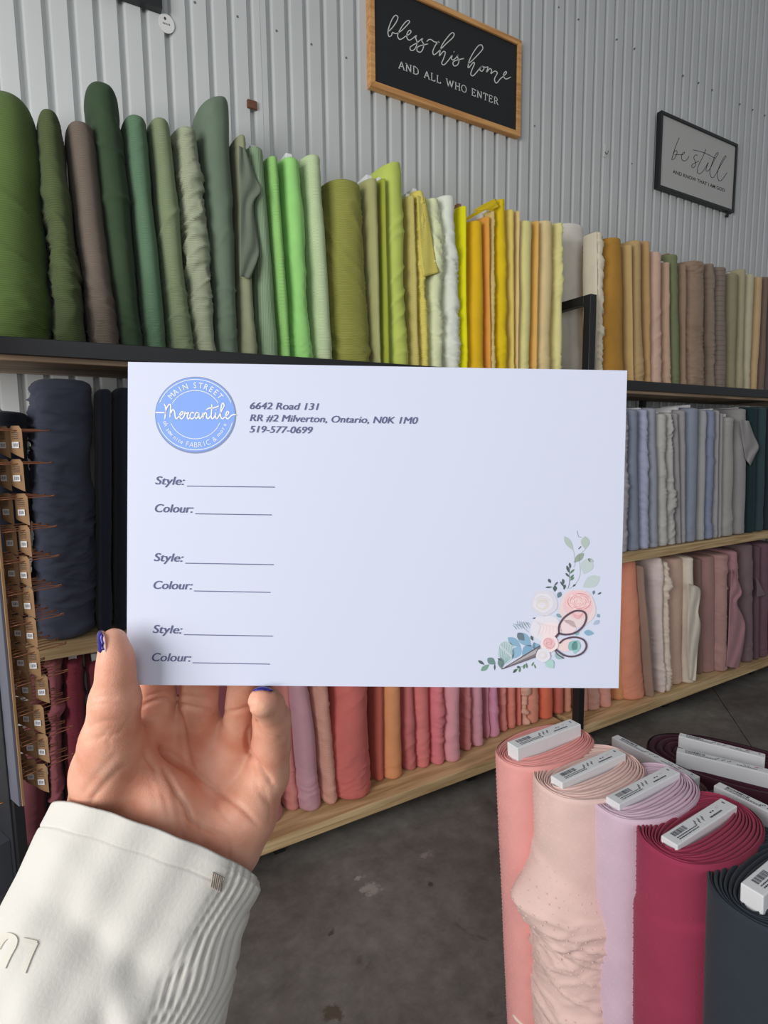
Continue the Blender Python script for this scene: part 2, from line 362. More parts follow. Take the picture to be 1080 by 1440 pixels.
def bolt_row(row, zb, rows, gfac, group, ydef):
    """rows: (desc, colour, xbl, xbr, xtl, xtr, ytop, opts)"""
    for i, (desc, c, xbl, xbr, xtl, xtr, ytop, op) in enumerate(rows):
        yf = op.get('y', ydef); z0 = op.get('z0', zb)
        if 'yb' in op: yf = P((xbl+xbr)/2, op['yb'], 2, z0)[1]
        yf = max(yf, YF+.012)
        XL, XR = solveX(xbl, yf, z0), solveX(xbr, yf, z0)
        # top: the pixel row fixes the height on the bolt's front plane
        if 'y2' in op:                       # second station below the top
            z2 = P((xtl+xtr)/2, op['y2'], 1, yf)[2]; TL, TR = solveX(xtl, yf, z2), solveX(xtr, yf, z2)
            z1 = op.get('z1', z0+.74); q = (z1-z0)/(z2-z0); TL = XL+(TL-XL)*q; TR = XR+(TR-XR)*q
            cm_, hw = (TL+TR)/2, (TR-TL)/2; hw0 = (XR-XL)/2; hw = min(max(hw, hw0*.8), hw0*1.2); TL, TR = cm_-hw, cm_+hw
        else:
            z1 = P((xtl+xtr)/2, ytop, 1, yf)[2]; TL, TR = solveX(xtl, yf, z1), solveX(xtr, yf, z1)
        ab, at = max(.007, (XR-XL)/2*.965), max(.007, (TR-TL)/2*.965)
        bd = op.get('bd', .115)
        bd = min(bd, (YW-.012-yf)/2)
        wide = (xbr-xbl) > 30
        V, Fc = roll_mesh((XL+XR)/2, ab, (TL+TR)/2, at, yf, bd, z0, z1, op.get('k', 'plain'), 3.6*op.get('amp', .0022 if op.get('k') in ('diag', 'crumple') else .0016),
                          i*1.37+z0*3, op.get('slant', 0), op.get('dome', .012), op.get('n', 2.4), 48 if wide else 36, 150 if wide else 120, op.get('bulge', 0), op.get('hem', True), op.get('waist'))
        m = fabric(c, op.get('m', 'plain'), FG*gfac*op.get('g', 1))
        loc = ((XL+XR)/2, yf+bd, z0)
        left = rows[i-1][0] if i else None; right = rows[i+1][0] if i < len(rows)-1 else None
        lab = desc+' bolt'
        if left: lab += ' right of the '+left+' one'
        elif right: lab += ' left of the '+right+' one'
        lab += ', '+row
        if 'lab' in op: lab = op['lab']
        if op.get('core') or op.get('flap'):
            e = empty('fabric_bolt', loc, lab, 'fabric bolt', group)
            child('fabric_roll', V, Fc, m, e, True)
            if op.get('core'):
                ch = op['core']; cxm = (TL+TR)/2; cw = min(.011, at*.5)
                bevel(child('board_core', boxV(cxm-cw, cxm+cw, yf+bd*.34, yf+bd*1.7, z1-.012, z1+ch), BF, op.get('cm', CORE), e), .0015)
            for fp in op.get('flap', []):
                fv, ff = flap_mesh(fp[0], yf, wav=fp[1] if len(fp) > 1 else .006)
                fo = child('loose_end', fv, ff, fabric(op['fc'], 'plain', FG*gfac) if 'fc' in op else m, e, True); md = fo.modifiers.new('t', 'SOLIDIFY'); md.thickness = .0012
        else:
            o = mesh('fabric_bolt', V, Fc, m, None, True, loc=loc); tag(o, lab, 'fabric bolt', group)
        ALLB.append(lab)

D = dict
top = [
 ('huge vivid dark green', (72, 96, 38), -62, 77, -46, 52, 108, D(dome=.16, n=2.2, bulge=.02, k='soft', m='rib', bd=.14, hem=False)),
 ('dark olive ribbed', (66, 78, 40), 79, 124, 50, 86, 148, D(k='diag', m='rib', dome=.03)),
 ('taupe brown', (96, 84, 74), 127, 175, 91, 137, 167, D(k='soft', m='gauze', amp=.002)),
 ('tall forest green bulging-headed', (42, 62, 38), 172, 208, 115, 171, 104, D(dome=.035, k='soft', hem=False, waist=(.86, .14))),
 ('muslin mid green', (74, 108, 78), 205, 242, 174, 211, 158, D(m='gauze')),
 ('dusty sage green', (106, 122, 84), 241, 281, 211, 243, 162, D(m='gauze', k='soft')),
 ('pale sage diagonally wrinkled', (136, 144, 114), 278, 312, 246, 283, 174, D(k='diag', m='gauze', amp=.0028)),
 ('tall grey green', (84, 102, 82), 309, 341, 282, 331, 130, D(dome=.03, slant=.018, k='soft', hem=False, yb=None)),
 ('khaki green draped', (124, 128, 98), 341, 369, 333, 350, 186, D(g=.95, fc=(88, 98, 82), flap=[([((336, 205), (345, 210)), ((336, 235), (360, 250)), ((337, 255), (367, 268)), ((337, 285), (356, 290)), ((337, 330), (364, 345)), ((337, 360), (362, 365)), ((337, 388), (352, 392))], .012)])),
 ('soft green vertical ribbed', (112, 138, 102), 369, 400, 348, 376, 203, D(m='vrib', core=.014)),
 ('bright green gauze', (120, 180, 84), 397, 415, 376, 396, 216, D(m='gauze')),
 ('bright apple green', (120, 186, 88), 415, 448, 397, 428, 218, D(k='soft', core=.022)),
 ('pale green gauze', (164, 184, 134), 447, 475, 429, 459, 214, D(m='gauze')),
 ('broad olive', (128, 128, 54), 475, 532, 466, 516, 250, D(m='rib', k='soft', bulge=.03)),
 ('faded olive', (144, 144, 92), 530, 540, 516, 537, 248, D(core=.02)),
 ('thin mossy lime', (138, 148, 30), 541, 552, 537, 546, 248, D(core=.012)),
 ('tall fresh lime', (160, 176, 60), 552, 582, 541, 572, 224, D(k='soft', slant=.012)),
 ('slim khaki yellow', (180, 166, 90), 582, 594, 576, 587, 272, D(m='gauze', core=.014)),
 ('lemon gauze flapped', (216, 200, 88), 594, 608, 586, 597, 265, D(m='gauze', k='crumple', core=.015, flap=[([((586, 275), (598, 278)), ((589, 320), (606, 325)), ((591, 355), (613, 368)), ((595, 390), (618, 383))], .004)])),
 ('pale mint white', (205, 212, 160), 608, 631, 602, 625, 276, D(k='diag', amp=.003)),
 ('chalk white', (218, 222, 208), 631, 653, 622, 647, 272, D(k='diag')),
 ('acid yellow', (206, 200, 0), 652, 661, 650, 660, 287, D(core=.016, cm=KR)),
 ('golden yellow smooth', (202, 158, 10), 661, 689, 664, 685, 308, D()),
 ('slim burnt orange', (206, 140, 50), 689, 691, 684, 691, 302, D(core=.018)),
 ('crinkled cream', (226, 198, 116), 690, 700, 690, 700, 294, D(m='gauze', k='crumple', core=.01)),
 ('sunflower yellow peaked', (244, 206, 10), 700, 719, 699, 715, 277, D(slant=.01, k='soft', flap=[([((664, 297), (668, 296)), ((680, 287), (690, 295)), ((697, 279), (702, 290))], .003)])),
 ('pale straw', (216, 192, 92), 719, 727, 715, 728, 292, D()),
 ('thin sand', (212, 182, 122), 727, 730, 728, 733, 294, D()),
 ('light lemon', (216, 206, 130), 730, 751, 733, 755, 308, D()),
 ('thin apricot', (222, 172, 84), 751, 757, 755, 761, 308, D()),
 ('warm cream', (216, 192, 134), 757, 780, 762, 784, 308, D(k='soft')),
 ('wrinkled butter', (210, 202, 132), 780, 795, 785, 795, 311, D(k='crumple')),
 ('stout white', (218, 212, 202), 797, 833, 795, 828, 313, D(y=(XP+.055)/solveX(797, 1, H), lab='stout white bolt on the top shelf seen through the black steel frame')),
 ('slim parchment', (200, 190, 168), 839, 841, 838, 841, 325, D(bd=.04)),
 ('ivory', (226, 212, 186), 841, 850, 840, 849, 325, D(k='diag', bd=.042)),
 ('broad ochre', (170, 120, 40), 850, 889, 851, 883, 332, D(slant=.008, g=.95)),
 ('thin camel', (176, 146, 92), 889, 892, 884, 892, 342, D()),
 ('camel brown', (166, 136, 90), 892, 911, 893, 907, 336, D(k='soft')),
 ('toffee', (168, 132, 84), 911, 918, 908, 917, 337, D()),
 ('rosy beige', (186, 152, 132), 917, 936, 919, 935, 352, D(k='soft', core=.012)),
 ('biscuit', (170, 140, 116), 936, 947, 937, 946, 367, D(k='soft', core=.01)),
 ('moss green', (104, 112, 74), 947, 960, 943, 958, 356, D(k='soft', core=.01, cm=KR)),
 ('thin umber', (138, 114, 92), 960, 968, 961, 968, 370, D()),
 ('broad mushroom brown', (138, 114, 94), 968, 1000, 969, 997, 365, D(k='diag', slant=.006)),
 ('smoky brown', (122, 106, 92), 1000, 1007, 998, 1008, 369, D(k='crumple')),
 ('taupe plaid', (122, 106, 96), 1007, 1027, 1010, 1028, 374, D(m='plaid')),
 ('olive grey', (130, 124, 96), 1027, 1038, 1029, 1043, 383, D(core=.01)),
 ('oatmeal', (152, 142, 112), 1038, 1048, 1043, 1053, 377, D()),
 ('pale linen', (170, 162, 132), 1048, 1058, 1053, 1066, 384, D(core=.01)),
 ('tan linen', (176, 146, 106), 1058, 1068, 1066, 1077, 388, D()),
 ('coffee brown', (112, 92, 80), 1068, 1077, 1077, 1086, 388, D()),
 ('dusky mauve brown', (92, 80, 80), 1077, 1092, 1086, 1100, 390, D()),
 ('dark cocoa', (84, 70, 64), 1092, 1108, 1100, 1114, 396, D()),
]
for r in top: r[7].pop('yb', None)
bolt_row('top shelf', 1.789, top, 1.0, 'fabric bolts on the top shelf', 1.862)
midl = [
 ('short black', (28, 30, 40), -60, 40, -60, 40, 577, D(core=.008, k='soft', n=2.2)),
 ('huge charcoal navy', (46, 49, 62), 46, 139, 38, 135, 531, D(k='crumple', amp=.0026, n=2.2, bd=.135, dome=.03, g=1.5)),
 ('dark navy', (30, 33, 46), 137, 161, 136, 160, 546, D()),
 ('plain midnight blue', (29, 32, 45), 162, 193, 161, 192, 544, D()),
]
bolt_row('middle shelf', .95, midl, 1.1, 'navy fabric bolts on the middle shelf', 1.84)
mid = [
 ('wrinkled pewter', (132, 128, 134), 872, 888, 874, 886, 574, D(k='crumple')),
 ('slate blue', (106, 112, 128), 888, 904, 886, 903, 575, D()),
 ('lilac grey', (136, 139, 162), 904, 917, 904, 914, 575, D(k='diag', core=.008)),
 ('cool grey', (124, 127, 138), 917, 930, 914, 927, 573, D(k='soft')),
 ('pale stone', (152, 150, 146), 930, 942, 927, 941, 581, D(k='crumple', core=.008)),
 ('twisted light grey', (148, 146, 142), 942, 955, 941, 947, 580, D(k='diag', amp=.003)),
 ('slim warm grey', (126, 122, 124), 955, 960, 948, 957, 580, D(core=.018)),
 ('thin ash', (130, 126, 128), 960, 966, 957, 968, 576, D(core=.016)),
 ('broad steel blue', (114, 121, 136), 966, 984, 969, 989, 573, D(core=.016)),
 ('greige', (134, 134, 134), 984, 993, 989, 997, 576, D(k='soft')),
 ('denim grey', (110, 117, 140), 993, 1005, 997, 1009, 576, D(k='soft', core=.006)),
 ('narrow silver', (132, 130, 132), 1005, 1011, 1009, 1014, 576, D(core=.008)),
 ('thin dove grey', (128, 126, 126), 1011, 1016, 1014, 1019, 580, D()),
 ('broad pale grey', (138, 136, 131), 1016, 1036, 1019, 1039, 586, D(k='soft', core=.018)),
 ('flapped mid grey', (126, 122, 122), 1036, 1053, 1040, 1055, 574, D(core=.006, flap=[([((1040, 590), (1053, 592)), ((1042, 605), (1060, 612)), ((1044, 622), (1067, 628)), ((1046, 632), (1062, 640)), ((1048, 645), (1055, 655))], .012)])),
 ('dark teal', (26, 44, 47), 1053, 1065, 1055, 1071, 572, D(core=.004)),
 ('bottle teal', (44, 62, 66), 1065, 1078, 1071, 1082, 572, D()),
 ('inky green', (36, 46, 50), 1078, 1094, 1082, 1098, 572, D()),
]
bolt_row('middle shelf', .95, mid, 1.18, 'grey fabric bolts on the middle shelf', 1.838)
bl = [
 ('wine', (84, 40, 46), 20, 66, 42, 66, 940, D(z0=.35)),
 ('crinkled dusty rose', (128, 68, 74), 68, 92, 65, 86, 929, D(k='diag', z0=.35, amp=.003)),
 ('plain burgundy', (122, 44, 58), 93, 136, 86, 119, 933, D(m='gauze', z0=.35, core=.022, k='soft')),
 ('folded burgundy', (116, 42, 56), 138, 168, 121, 150, 935, D(z0=.35, core=.022, k='soft')),
]
bolt_row('bottom shelf', .115, bl, 1.3, 'burgundy fabric bolts at the left of the bottom shelf', 1.845)
Yb = D
bm = [
 ('mauve rose', (162, 106, 108), 362, 405, 350, 388, 0, D(yb=1160, y2=1090, k='soft')),
 ('brick rose', (178, 108, 102), 404, 425, 400, 412, 0, D(yb=1142, y2=1010, k='soft')),
 ('mauve lilac', (166, 122, 132), 425, 460, 411, 438, 0, D(yb=1142, y2=965, k='soft')),
 ('tan rose gauze', (186, 132, 116), 458, 480, 440, 472, 0, D(yb=1133, y2=965, k='diag', m='gauze', amp=.0015)),
 ('broad rust red', (178, 88, 82), 479, 535, 474, 527, 0, D(yb=1125, y2=965, k='soft', n=2.1, amp=.002)),
 ('slim rust', (168, 82, 68), 529, 543, 527, 543, 0, D(yb=1100, y2=965)),
 ('apricot orange', (218, 142, 92), 543, 573, 543, 573, 0, D(yb=1097, y2=965, bulge=0)),
 ('rolled dark rose', (172, 92, 92), 572, 591, 572, 583, 0, D(yb=1085, y2=965, k='soft')),
 ('coral rose', (206, 110, 108), 588, 611, 581, 612, 0, D(yb=1081, y2=965, k='crumple', amp=.0016)),
 ('hot pink', (226, 122, 132), 611, 630, 611, 629, 0, D(yb=1077, y2=965, k='crumple')),
 ('pale pink', (216, 146, 156), 630, 654, 629, 653, 0, D(yb=1073, y2=965, k='diag', amp=.0015)),
 ('thin salmon', (206, 126, 126), 653, 667, 653, 666, 0, D(yb=1057, y2=965, k='diag', amp=.0012)),
 ('pink lilac', (216, 150, 166), 667, 686, 666, 683, 0, D(yb=1051, y2=965, k='soft')),
 ('slim orchid', (206, 136, 156), 684, 690, 683, 689, 0, D(yb=1040, y2=965, k='crumple')),
 ('orchid pink', (216, 142, 172), 690, 706, 689, 705, 0, D(yb=1038, y2=965, k='soft')),
 ('dusty coral', (202, 122, 116), 705, 717, 705, 716, 0, D(yb=1030, y2=965, k='diag')),
 ('terracotta', (196, 112, 98), 716, 729, 716, 728, 0, D(yb=1026, y2=965, k='soft')),
 ('thin brick', (190, 104, 94), 729, 736, 729, 735, 0, D(yb=1022, y2=965)),
 ('frilled blush', (234, 176, 154), 736, 743, 736, 743, 0, D(yb=1020, y2=965, k='crumple', amp=.005)),
 ('peach tan', (202, 128, 108), 743, 763, 743, 762, 0, D(yb=1018, y2=965, k='soft')),
 ('burnt orange', (198, 94, 68), 763, 784, 763, 784, 0, D(yb=1012, y2=965)),
 ('russet', (174, 88, 72), 784, 797, 784, 797, 0, D(yb=1006, y2=965)),
 ('tan', (182, 122, 98), 797, 806, 797, 806, 0, D(yb=1003, y2=965)),
]
bolt_row('bottom shelf', .115, bm, 1.12, 'pink and orange fabric bolts on the bottom shelf', 1.88)
br = [
 ('narrow clay', (168, 118, 104), 821, 829, 821, 829, 0, D(yb=1002, y2=975, z1=.84)),
 ('clay pink', (168, 122, 108), 829, 849, 829, 849, 0, D(yb=1000, y2=975, z1=.84, k='soft')),
 ('rose pink creased', (192, 132, 118), 849, 866, 849, 864, 0, D(yb=996, y2=975, z1=.84, k='diag')),
 ('golden tan', (196, 130, 84), 866, 885, 874, 886, 806, D(yb=985, k='plain', m='gauze')),
 ('vivid orange', (190, 118, 92), 885, 916, 880, 900, 788, D(yb=984, k='soft')),
 ('thin mocha', (124, 100, 88), 916, 922, 901, 908, 796, D()),
 ('mauve beige', (152, 130, 125), 918, 933, 908, 925, 790, D(yb=966, k='soft')),
 ('crumpled shell', (178, 162, 157), 932, 937, 924, 934, 784, D(k='diag', core=.005)),
 ('twisted cream beige', (182, 167, 152), 937, 946, 934, 943, 790, D(k='diag', amp=.004)),
 ('smooth nude pink', (168, 138, 122), 945, 966, 943, 968, 785, D(yb=963)),
 ('ragged-edged cream', (172, 162, 148), 967, 983, 968, 980, 784, D(flap=[([((967, 820), (972, 822)), ((967, 826), (985, 830)), ((968, 850), (982, 860)), ((967, 875), (985, 880)), ((967, 910), (981, 915)), ((969, 945), (979, 950)), ((970, 955), (978, 958))], .012)])),
 ('dark walnut', (112, 88, 78), 983, 991, 981, 990, 786, D(y=1.9)),
 ('dusty maroon pink', (136, 100, 96), 991, 1013, 990, 1012, 782, D(yb=946)),
 ('pleated dusky pink', (144, 108, 103), 1013, 1026, 1013, 1030, 780, D(k='diag')),
 ('hanging mauve rose', (138, 98, 104), 1027, 1046, 1030, 1040, 775, D(k='soft', flap=[([((1029, 800), (1032, 802)), ((1028, 815), (1040, 822)), ((1027, 828), (1043, 835)), ((1026, 842), (1036, 848)), ((1025, 865), (1045, 868)), ((1024, 895), (1048, 885)), ((1022, 920), (1043, 920)), ((1021, 937), (1038, 941))], .014)])),
 ('deep plum', (96, 70, 74), 1045, 1050, 1040, 1048, 772, D(y=1.88)),
 ('plum grey', (98, 80, 84), 1050, 1063, 1048, 1064, 766, D(k='soft', flap=[([((1063, 812), (1065, 814)), ((1064, 825), (1072, 828)), ((1064, 840), (1077, 837))], .003)])),
 ('slim aubergine', (84, 62, 70), 1063, 1070, 1066, 1071, 768, D()),
 ('purple plum', (94, 66, 76), 1070, 1084, 1072, 1086, 764, D()),
 ('dark violet', (84, 58, 66), 1084, 1098, 1086, 1098, 764, D()),
]
bolt_row('bottom shelf', .115, br, 1.3, 'beige and plum fabric bolts on the bottom shelf', 1.85)
# bolts that stand behind the card and the hand, seen only from beside them
def hidden(n, x0, x1, z0, h, cols, label, group):
    proto = None
    for i in range(n):
        x = x0+(x1-x0)*(i+.5)/n; a = (x1-x0)/n/2*.96
        V, Fc = roll_mesh(0, a, 0, a, 0, .11, 0, h+.02*math.sin(i*2.1), 'soft', .0014, i, nu=24, nz=50)
        o = mesh('fabric_bolt', V, Fc, fabric(cols[i % len(cols)], 'plain', FG*1.2), None, True); o.location = (x, 1.85, z0)
        tag(o, '%s, %s from the left' % (label, ['first','second','third','fourth','fifth','sixth','seventh','eighth','ninth'][i]), 'fabric bolt', group)
xh0 = solveX(196, 1.85, 1.3); xh1 = solveX(868, 1.85, 1.3)
hidden(8, xh0, xh0+.62, .95, .72, [(32, 36, 50), (44, 50, 66)], 'dark blue bolt on the middle shelf behind the white card', 'dark bolts behind the card')
hidden(9, xh0+.62, XP-.04, .95, .72, [(84, 92, 112), (98, 104, 122)], 'blue-grey bolt on the middle shelf behind the card', 'blue-grey bolts behind the card')
hidden(3, XP+.06, xh1-.03, .95, .72, [(118, 120, 130), (128, 126, 132)], 'grey bolt right of the post behind the card', 'grey bolts behind the card')
xh2 = solveX(172, 1.85, .5)
hidden(3, xh2, solveX(350, 1.87, .2)-.01, .115, .72, [(120, 60, 68), (140, 80, 84)], 'rose red bolt on the bottom shelf behind the hand', 'bolts behind the hand')
bx = empty('cardboard_box', (-.15, 1.98, .115), 'dark brown box on the bottom shelf beneath the burgundy bolts', 'box')
xb1 = solveX(168, 1.845, .35)+.01
bevel(child('box_body', boxV(-.75, xb1, YF+.012, 2.12, .115, .338), BF, plain('dark_card', (58, 44, 38), .8, g=1.2, noise=.2), bx), .004)
child('box_flap', boxV(-.75, xb1, YF+.012, 1.97, .3385, .341), BF, MATS['dark_card'], bx); child('box_flap', boxV(-.75, xb1, 1.975, 2.12, .3385, .341), BF, MATS['dark_card'], bx)

# ------------------------------------------------------------------ print on flat things
def planeframe(o, u, v, nrm):
    """returns f(px,py,off)->3D on the plane through o with normal nrm"""
    o = np.array(o); nrm = np.array(nrm)/np.linalg.norm(nrm)
    def f(px, py, off=0.):
        q = o+nrm*off; r = ray(px, py); t = (q-O).dot(nrm)/r.dot(nrm); return O+t*r
    return f
def ribbon(mb, pts, wd, f, off, n=5, closed=False, taper=0):
    pp = catmull([tuple(p)+(0,) if len(p) == 2 else p for p in pts], n, closed) if len(pts) > 2 else [np.array(tuple(p)+(0,), float) for p in pts]
    m = len(pp); V = []
    for i in range(m):
        a = pp[(i-1) % m] if (closed or i) else pp[i]; b = pp[(i+1) % m] if (closed or i < m-1) else pp[i]
        t = b-a; L = math.hypot(t[0], t[1]) or 1; nx, ny = -t[1]/L, t[0]/L
        ww = wd*(1 if not taper else (1-taper*abs(2*i/(m-1)-1)**2))
        V.append(f(pp[i][0]+nx*ww/2, pp[i][1]+ny*ww/2, off)); V.append(f(pp[i][0]-nx*ww/2, pp[i][1]-ny*ww/2, off))
    Fc = [(2*i, 2*i+1, (2*i+3) % (2*m), (2*i+2) % (2*m)) for i in range(m if closed else m-1)]
    mb.add(V, Fc)
    if not closed:                         # round ends
        for q in (pp[0], pp[-1]):
            mb.add([f(q[0]+wd/2*math.cos(k*math.pi/4), q[1]+wd/2*math.sin(k*math.pi/4), off) for k in range(8)], [tuple(range(8))])
def poly(mb, pts, f, off): mb.add([f(p[0], p[1], off) for p in pts], [tuple(range(len(pts)))])
def disc(mb, cx, cy, rx, ry, f, off, n=48, a0=0, a1=2*math.pi):
    poly(mb, [(cx+rx*math.cos(2*math.pi*k/n), cy+ry*math.sin(2*math.pi*k/n)) for k in range(n)], f, off)
def textmesh(s, size=1., shear=0., offset=0., space=1.):
    cu = bpy.data.curves.new('t', 'FONT'); cu.body = s; cu.size = size; cu.shear = shear; cu.offset = offset; cu.space_character = space
    ob = bpy.data.objects.new('t', cu); COL.objects.link(ob)
    dg = bpy.context.evaluated_depsgraph_get(); dg.update(); me = bpy.data.meshes.new_from_object(ob.evaluated_get(dg))
    V = np.array([v.co[:] for v in me.vertices]) if len(me.vertices) else np.zeros((0, 3)); Fc = [tuple(p.vertices) for p in me.polygons]
    bpy.data.objects.remove(ob); bpy.data.curves.remove(cu); bpy.data.meshes.remove(me)
    return V, Fc
def put_text(mb, s, p0, p1, hgt, f, off, **kw):
    """text fitted between image points p0-p1 (baseline), cap height hgt px"""
    V, Fc = textmesh(s, **kw)
    x0, x1 = V[:, 0].min(), V[:, 0].max(); cap = .73
    dx, dy = (p1[0]-p0[0]), (p1[1]-p0[1]); L = math.hypot(dx, dy); ux, uy = dx/L, dy/L
    out = []
    for v in V:
        t = (v[0]-x0)/(x1-x0)*L; h = v[1]/cap*hgt
        out.append(f(p0[0]+ux*t+uy*h, p0[1]+uy*t-ux*h, off))
    mb.add(out, Fc)
def arc_text(mb, s, cx, cy, rx, ry, a0, a1, hgt, f, off, flip=False, **kw):
    """letters one by one along an ellipse, angles in degrees clockwise from the top"""
    n = len(s)
    for i, ch in enumerate(s):
        if ch == ' ': continue
        a = math.radians(a0+(a1-a0)*(i/(n-1) if n > 1 else 0)); x = cx+rx*math.sin(a); y = cy-ry*math.cos(a)
        V, Fc = textmesh(ch, **kw); V = V.copy(); V[:, 0] -= (V[:, 0].min()+V[:, 0].max())/2
        V[:, 0] *= .92; r = a if not flip else a+math.pi
        out = []
        for v in V:
            X = v[0]/.73*hgt; Y = v[1]/.73*hgt
            out.append(f(x+X*math.cos(r)+Y*math.sin(r), y+X*math.sin(r)-Y*math.cos(r), off))
        mb.add(out, Fc)

# ------------------------------------------------------------------ wall signs
def sc_pts(pts, s, ox, oy): return [(x/s+ox, y/s+oy) for x, y in pts]
LET = {'A': [[(0, 0), (.35, 1), (.7, 0)], [(.14, .36), (.56, .36)], [(-.1, 0), (.13, 0)], [(.57, 0), (.82, 0)]],
 'N': [[(.08, 0), (.08, 1), (.66, 0), (.66, 1)], [(-.04, 0), (.2, 0)], [(-.06, 1), (.1, 1)], [(.54, 1), (.78, 1)]],
 'D': [[(.1, 0), (.1, 1), (.4, .98), (.66, .8), (.72, .5), (.66, .2), (.4, .02), (.1, 0)], [(-.02, 0), (.1, 0)], [(-.02, 1), (.1, 1)]],
 'L': [[(.1, 1), (.1, 0), (.55, 0), (.58, .22)], [(-.02, 0), (.1, 0)], [(-.02, 1), (.24, 1)]],
 'W': [[(0, 1), (.26, 0), (.5, .95), (.74, 0), (1, 1)], [(-.1, 1), (.14, 1)], [(.88, 1), (1.1, 1)]],
 'H': [[(.1, 0), (.1, 1)], [(.66, 0), (.66, 1)], [(.1, .52), (.66, .52)], [(-.02, 0), (.22, 0)], [(-.02, 1), (.22, 1)], [(.54, 0), (.78, 0)], [(.54, 1), (.78, 1)]],
 'O': [[(.38, 0), (.12, .12), (.02, .5), (.12, .88), (.38, 1), (.64, .88), (.74, .5), (.64, .12), (.38, 0)]],
 'E': [[(.56, .8), (.54, 1), (.1, 1), (.1, 0), (.56, 0), (.6, .2)], [(.1, .53), (.42, .53)], [(.42, .43), (.42, .63)], [(-.02, 0), (.1, 0)], [(-.02, 1), (.1, 1)]],
 'T': [[(0, .8), (.02, 1), (.66, 1), (.68, .8)], [(.34, 1), (.34, 0)], [(.22, 0), (.46, 0)]],
 'R': [[(.1, 0), (.1, 1), (.4, .98), (.54, .76), (.4, .52), (.1, .5)], [(.34, .5), (.64, 0), (.74, 0)], [(-.02, 0), (.22, 0)], [(-.02, 1), (.1, 1)]]}
LW = {'A': .82, 'N': .86, 'D': .84, 'L': .7, 'W': 1.15, 'H': .86, 'O': .84, 'E': .74, 'T': .76, 'R': .8, ' ': .5}
def sign(name, label, TL, TR, BR, BL, depth, bw, mframe, mpanel):
    """outer corners in the photograph -> x/z extent on the wall"""
    Yp = YW-.002-depth
    xs0 = (P(*TL, 1, Yp)[0]+P(*BL, 1, Yp)[0])/2; xs1 = (P(*TR, 1, Yp)[0]+P(*BR, 1, Yp)[0])/2
    zt = (P(*TL, 1, Yp)[2]+P(*TR, 1, Yp)[2])/2; zb = (P(*BL, 1, Yp)[2]+P(*BR, 1, Yp)[2])/2
    e = empty(name, ((xs0+xs1)/2, Yp+depth/2, zb), label, 'sign')
    y0, y1 = Yp, Yp+depth
    def bar(q): 
        k = MB(); k.add(q+[(x, y1, z) for x, _, z in q], BF); return bevel(child('frame_bar', k.V, k.F, mframe, e), .0015)
    o = [(xs0, y0, zb), (xs1, y0, zb), (xs1, y0, zt), (xs0, y0, zt)]; i = [(xs0+bw, y0, zb+bw), (xs1-bw, y0, zb+bw), (xs1-bw, y0, zt-bw), (xs0+bw, y0, zt-bw)]
    for k in range(4): bar([o[k], o[(k+1) % 4], i[(k+1) % 4], i[k]])
    yp = y0+.008; bevel(child('panel', boxV(xs0+bw-.002, xs1-bw+.002, yp, yp+.004, zb+bw-.002, zt-bw+.002), BF, mpanel, e), .0003)
    return e, planeframe((0, yp, 0), None, None, (0, -1, 0))
OAK = wood('oak_frame', (176, 122, 70), (206, 156, 98), g=1.25)
WT = plain('white_paint', (225, 225, 222), .6, g=1.0); BP = plain('black_panel', (20, 22, 24), .55, g=1.2)
s1, f1 = sign('wall_sign', 'large black sign in an oak frame high on the corrugated wall, white script', (521, -37), (737, 56), (729, 190), (520, 121), .03, .022, OAK, BP)
mb = MB(); q = lambda p: sc_pts(p, 4.5, 510, 0)
S1 = [[(165, 198), (190, 172), (215, 135), (223, 108), (208, 97), (190, 115), (172, 155), (160, 200), (166, 230), (182, 224), (186, 205), (178, 197), (190, 205), (215, 212), (250, 190), (285, 155), (297, 136), (285, 130), (262, 150), (235, 190), (221, 225), (232, 248), (250, 245), (270, 230), (298, 214), (306, 198), (295, 192), (281, 212), (280, 238), (294, 254), (315, 244), (340, 224), (335, 240), (343, 262), (340, 290), (325, 315), (305, 318), (300, 300), (320, 284), (345, 270), (378, 243), (374, 258), (386, 280), (381, 310), (365, 330), (345, 322), (346, 300), (370, 288), (412, 278)],
 [(406, 262), (420, 250), (436, 252), (455, 265), (485, 268)],
 [(480, 262), (458, 290), (444, 325), (450, 346), (470, 335), (500, 305), (530, 275), (570, 238), (579, 214), (562, 209), (530, 245), (500, 290), (487, 340), (487, 352), (510, 326), (523, 334), (510, 375), (500, 400), (515, 410), (540, 385), (566, 350), (562, 370), (572, 380), (590, 366), (606, 344), (600, 360), (609, 385), (600, 410), (580, 417), (571, 397), (590, 382), (640, 370)], [(577, 330), (579, 327)],
 [(668, 402), (690, 386), (735, 340), (760, 308), (752, 285), (732, 290), (702, 330), (676, 380), (667, 418), (672, 428), (700, 395), (707, 405), (692, 440), (684, 470), (700, 479), (730, 446), (752, 418), (741, 440), (755, 451), (768, 432), (757, 419), (775, 426), (793, 425), (784, 456), (805, 434), (816, 445), (811, 466), (835, 450), (852, 462), (834, 500), (846, 526), (870, 500), (895, 478), (910, 462), (905, 452), (893, 466), (893, 486), (908, 500), (936, 488)]]
for st in S1: ribbon(mb, q(st), 1.3, f1, .0006)
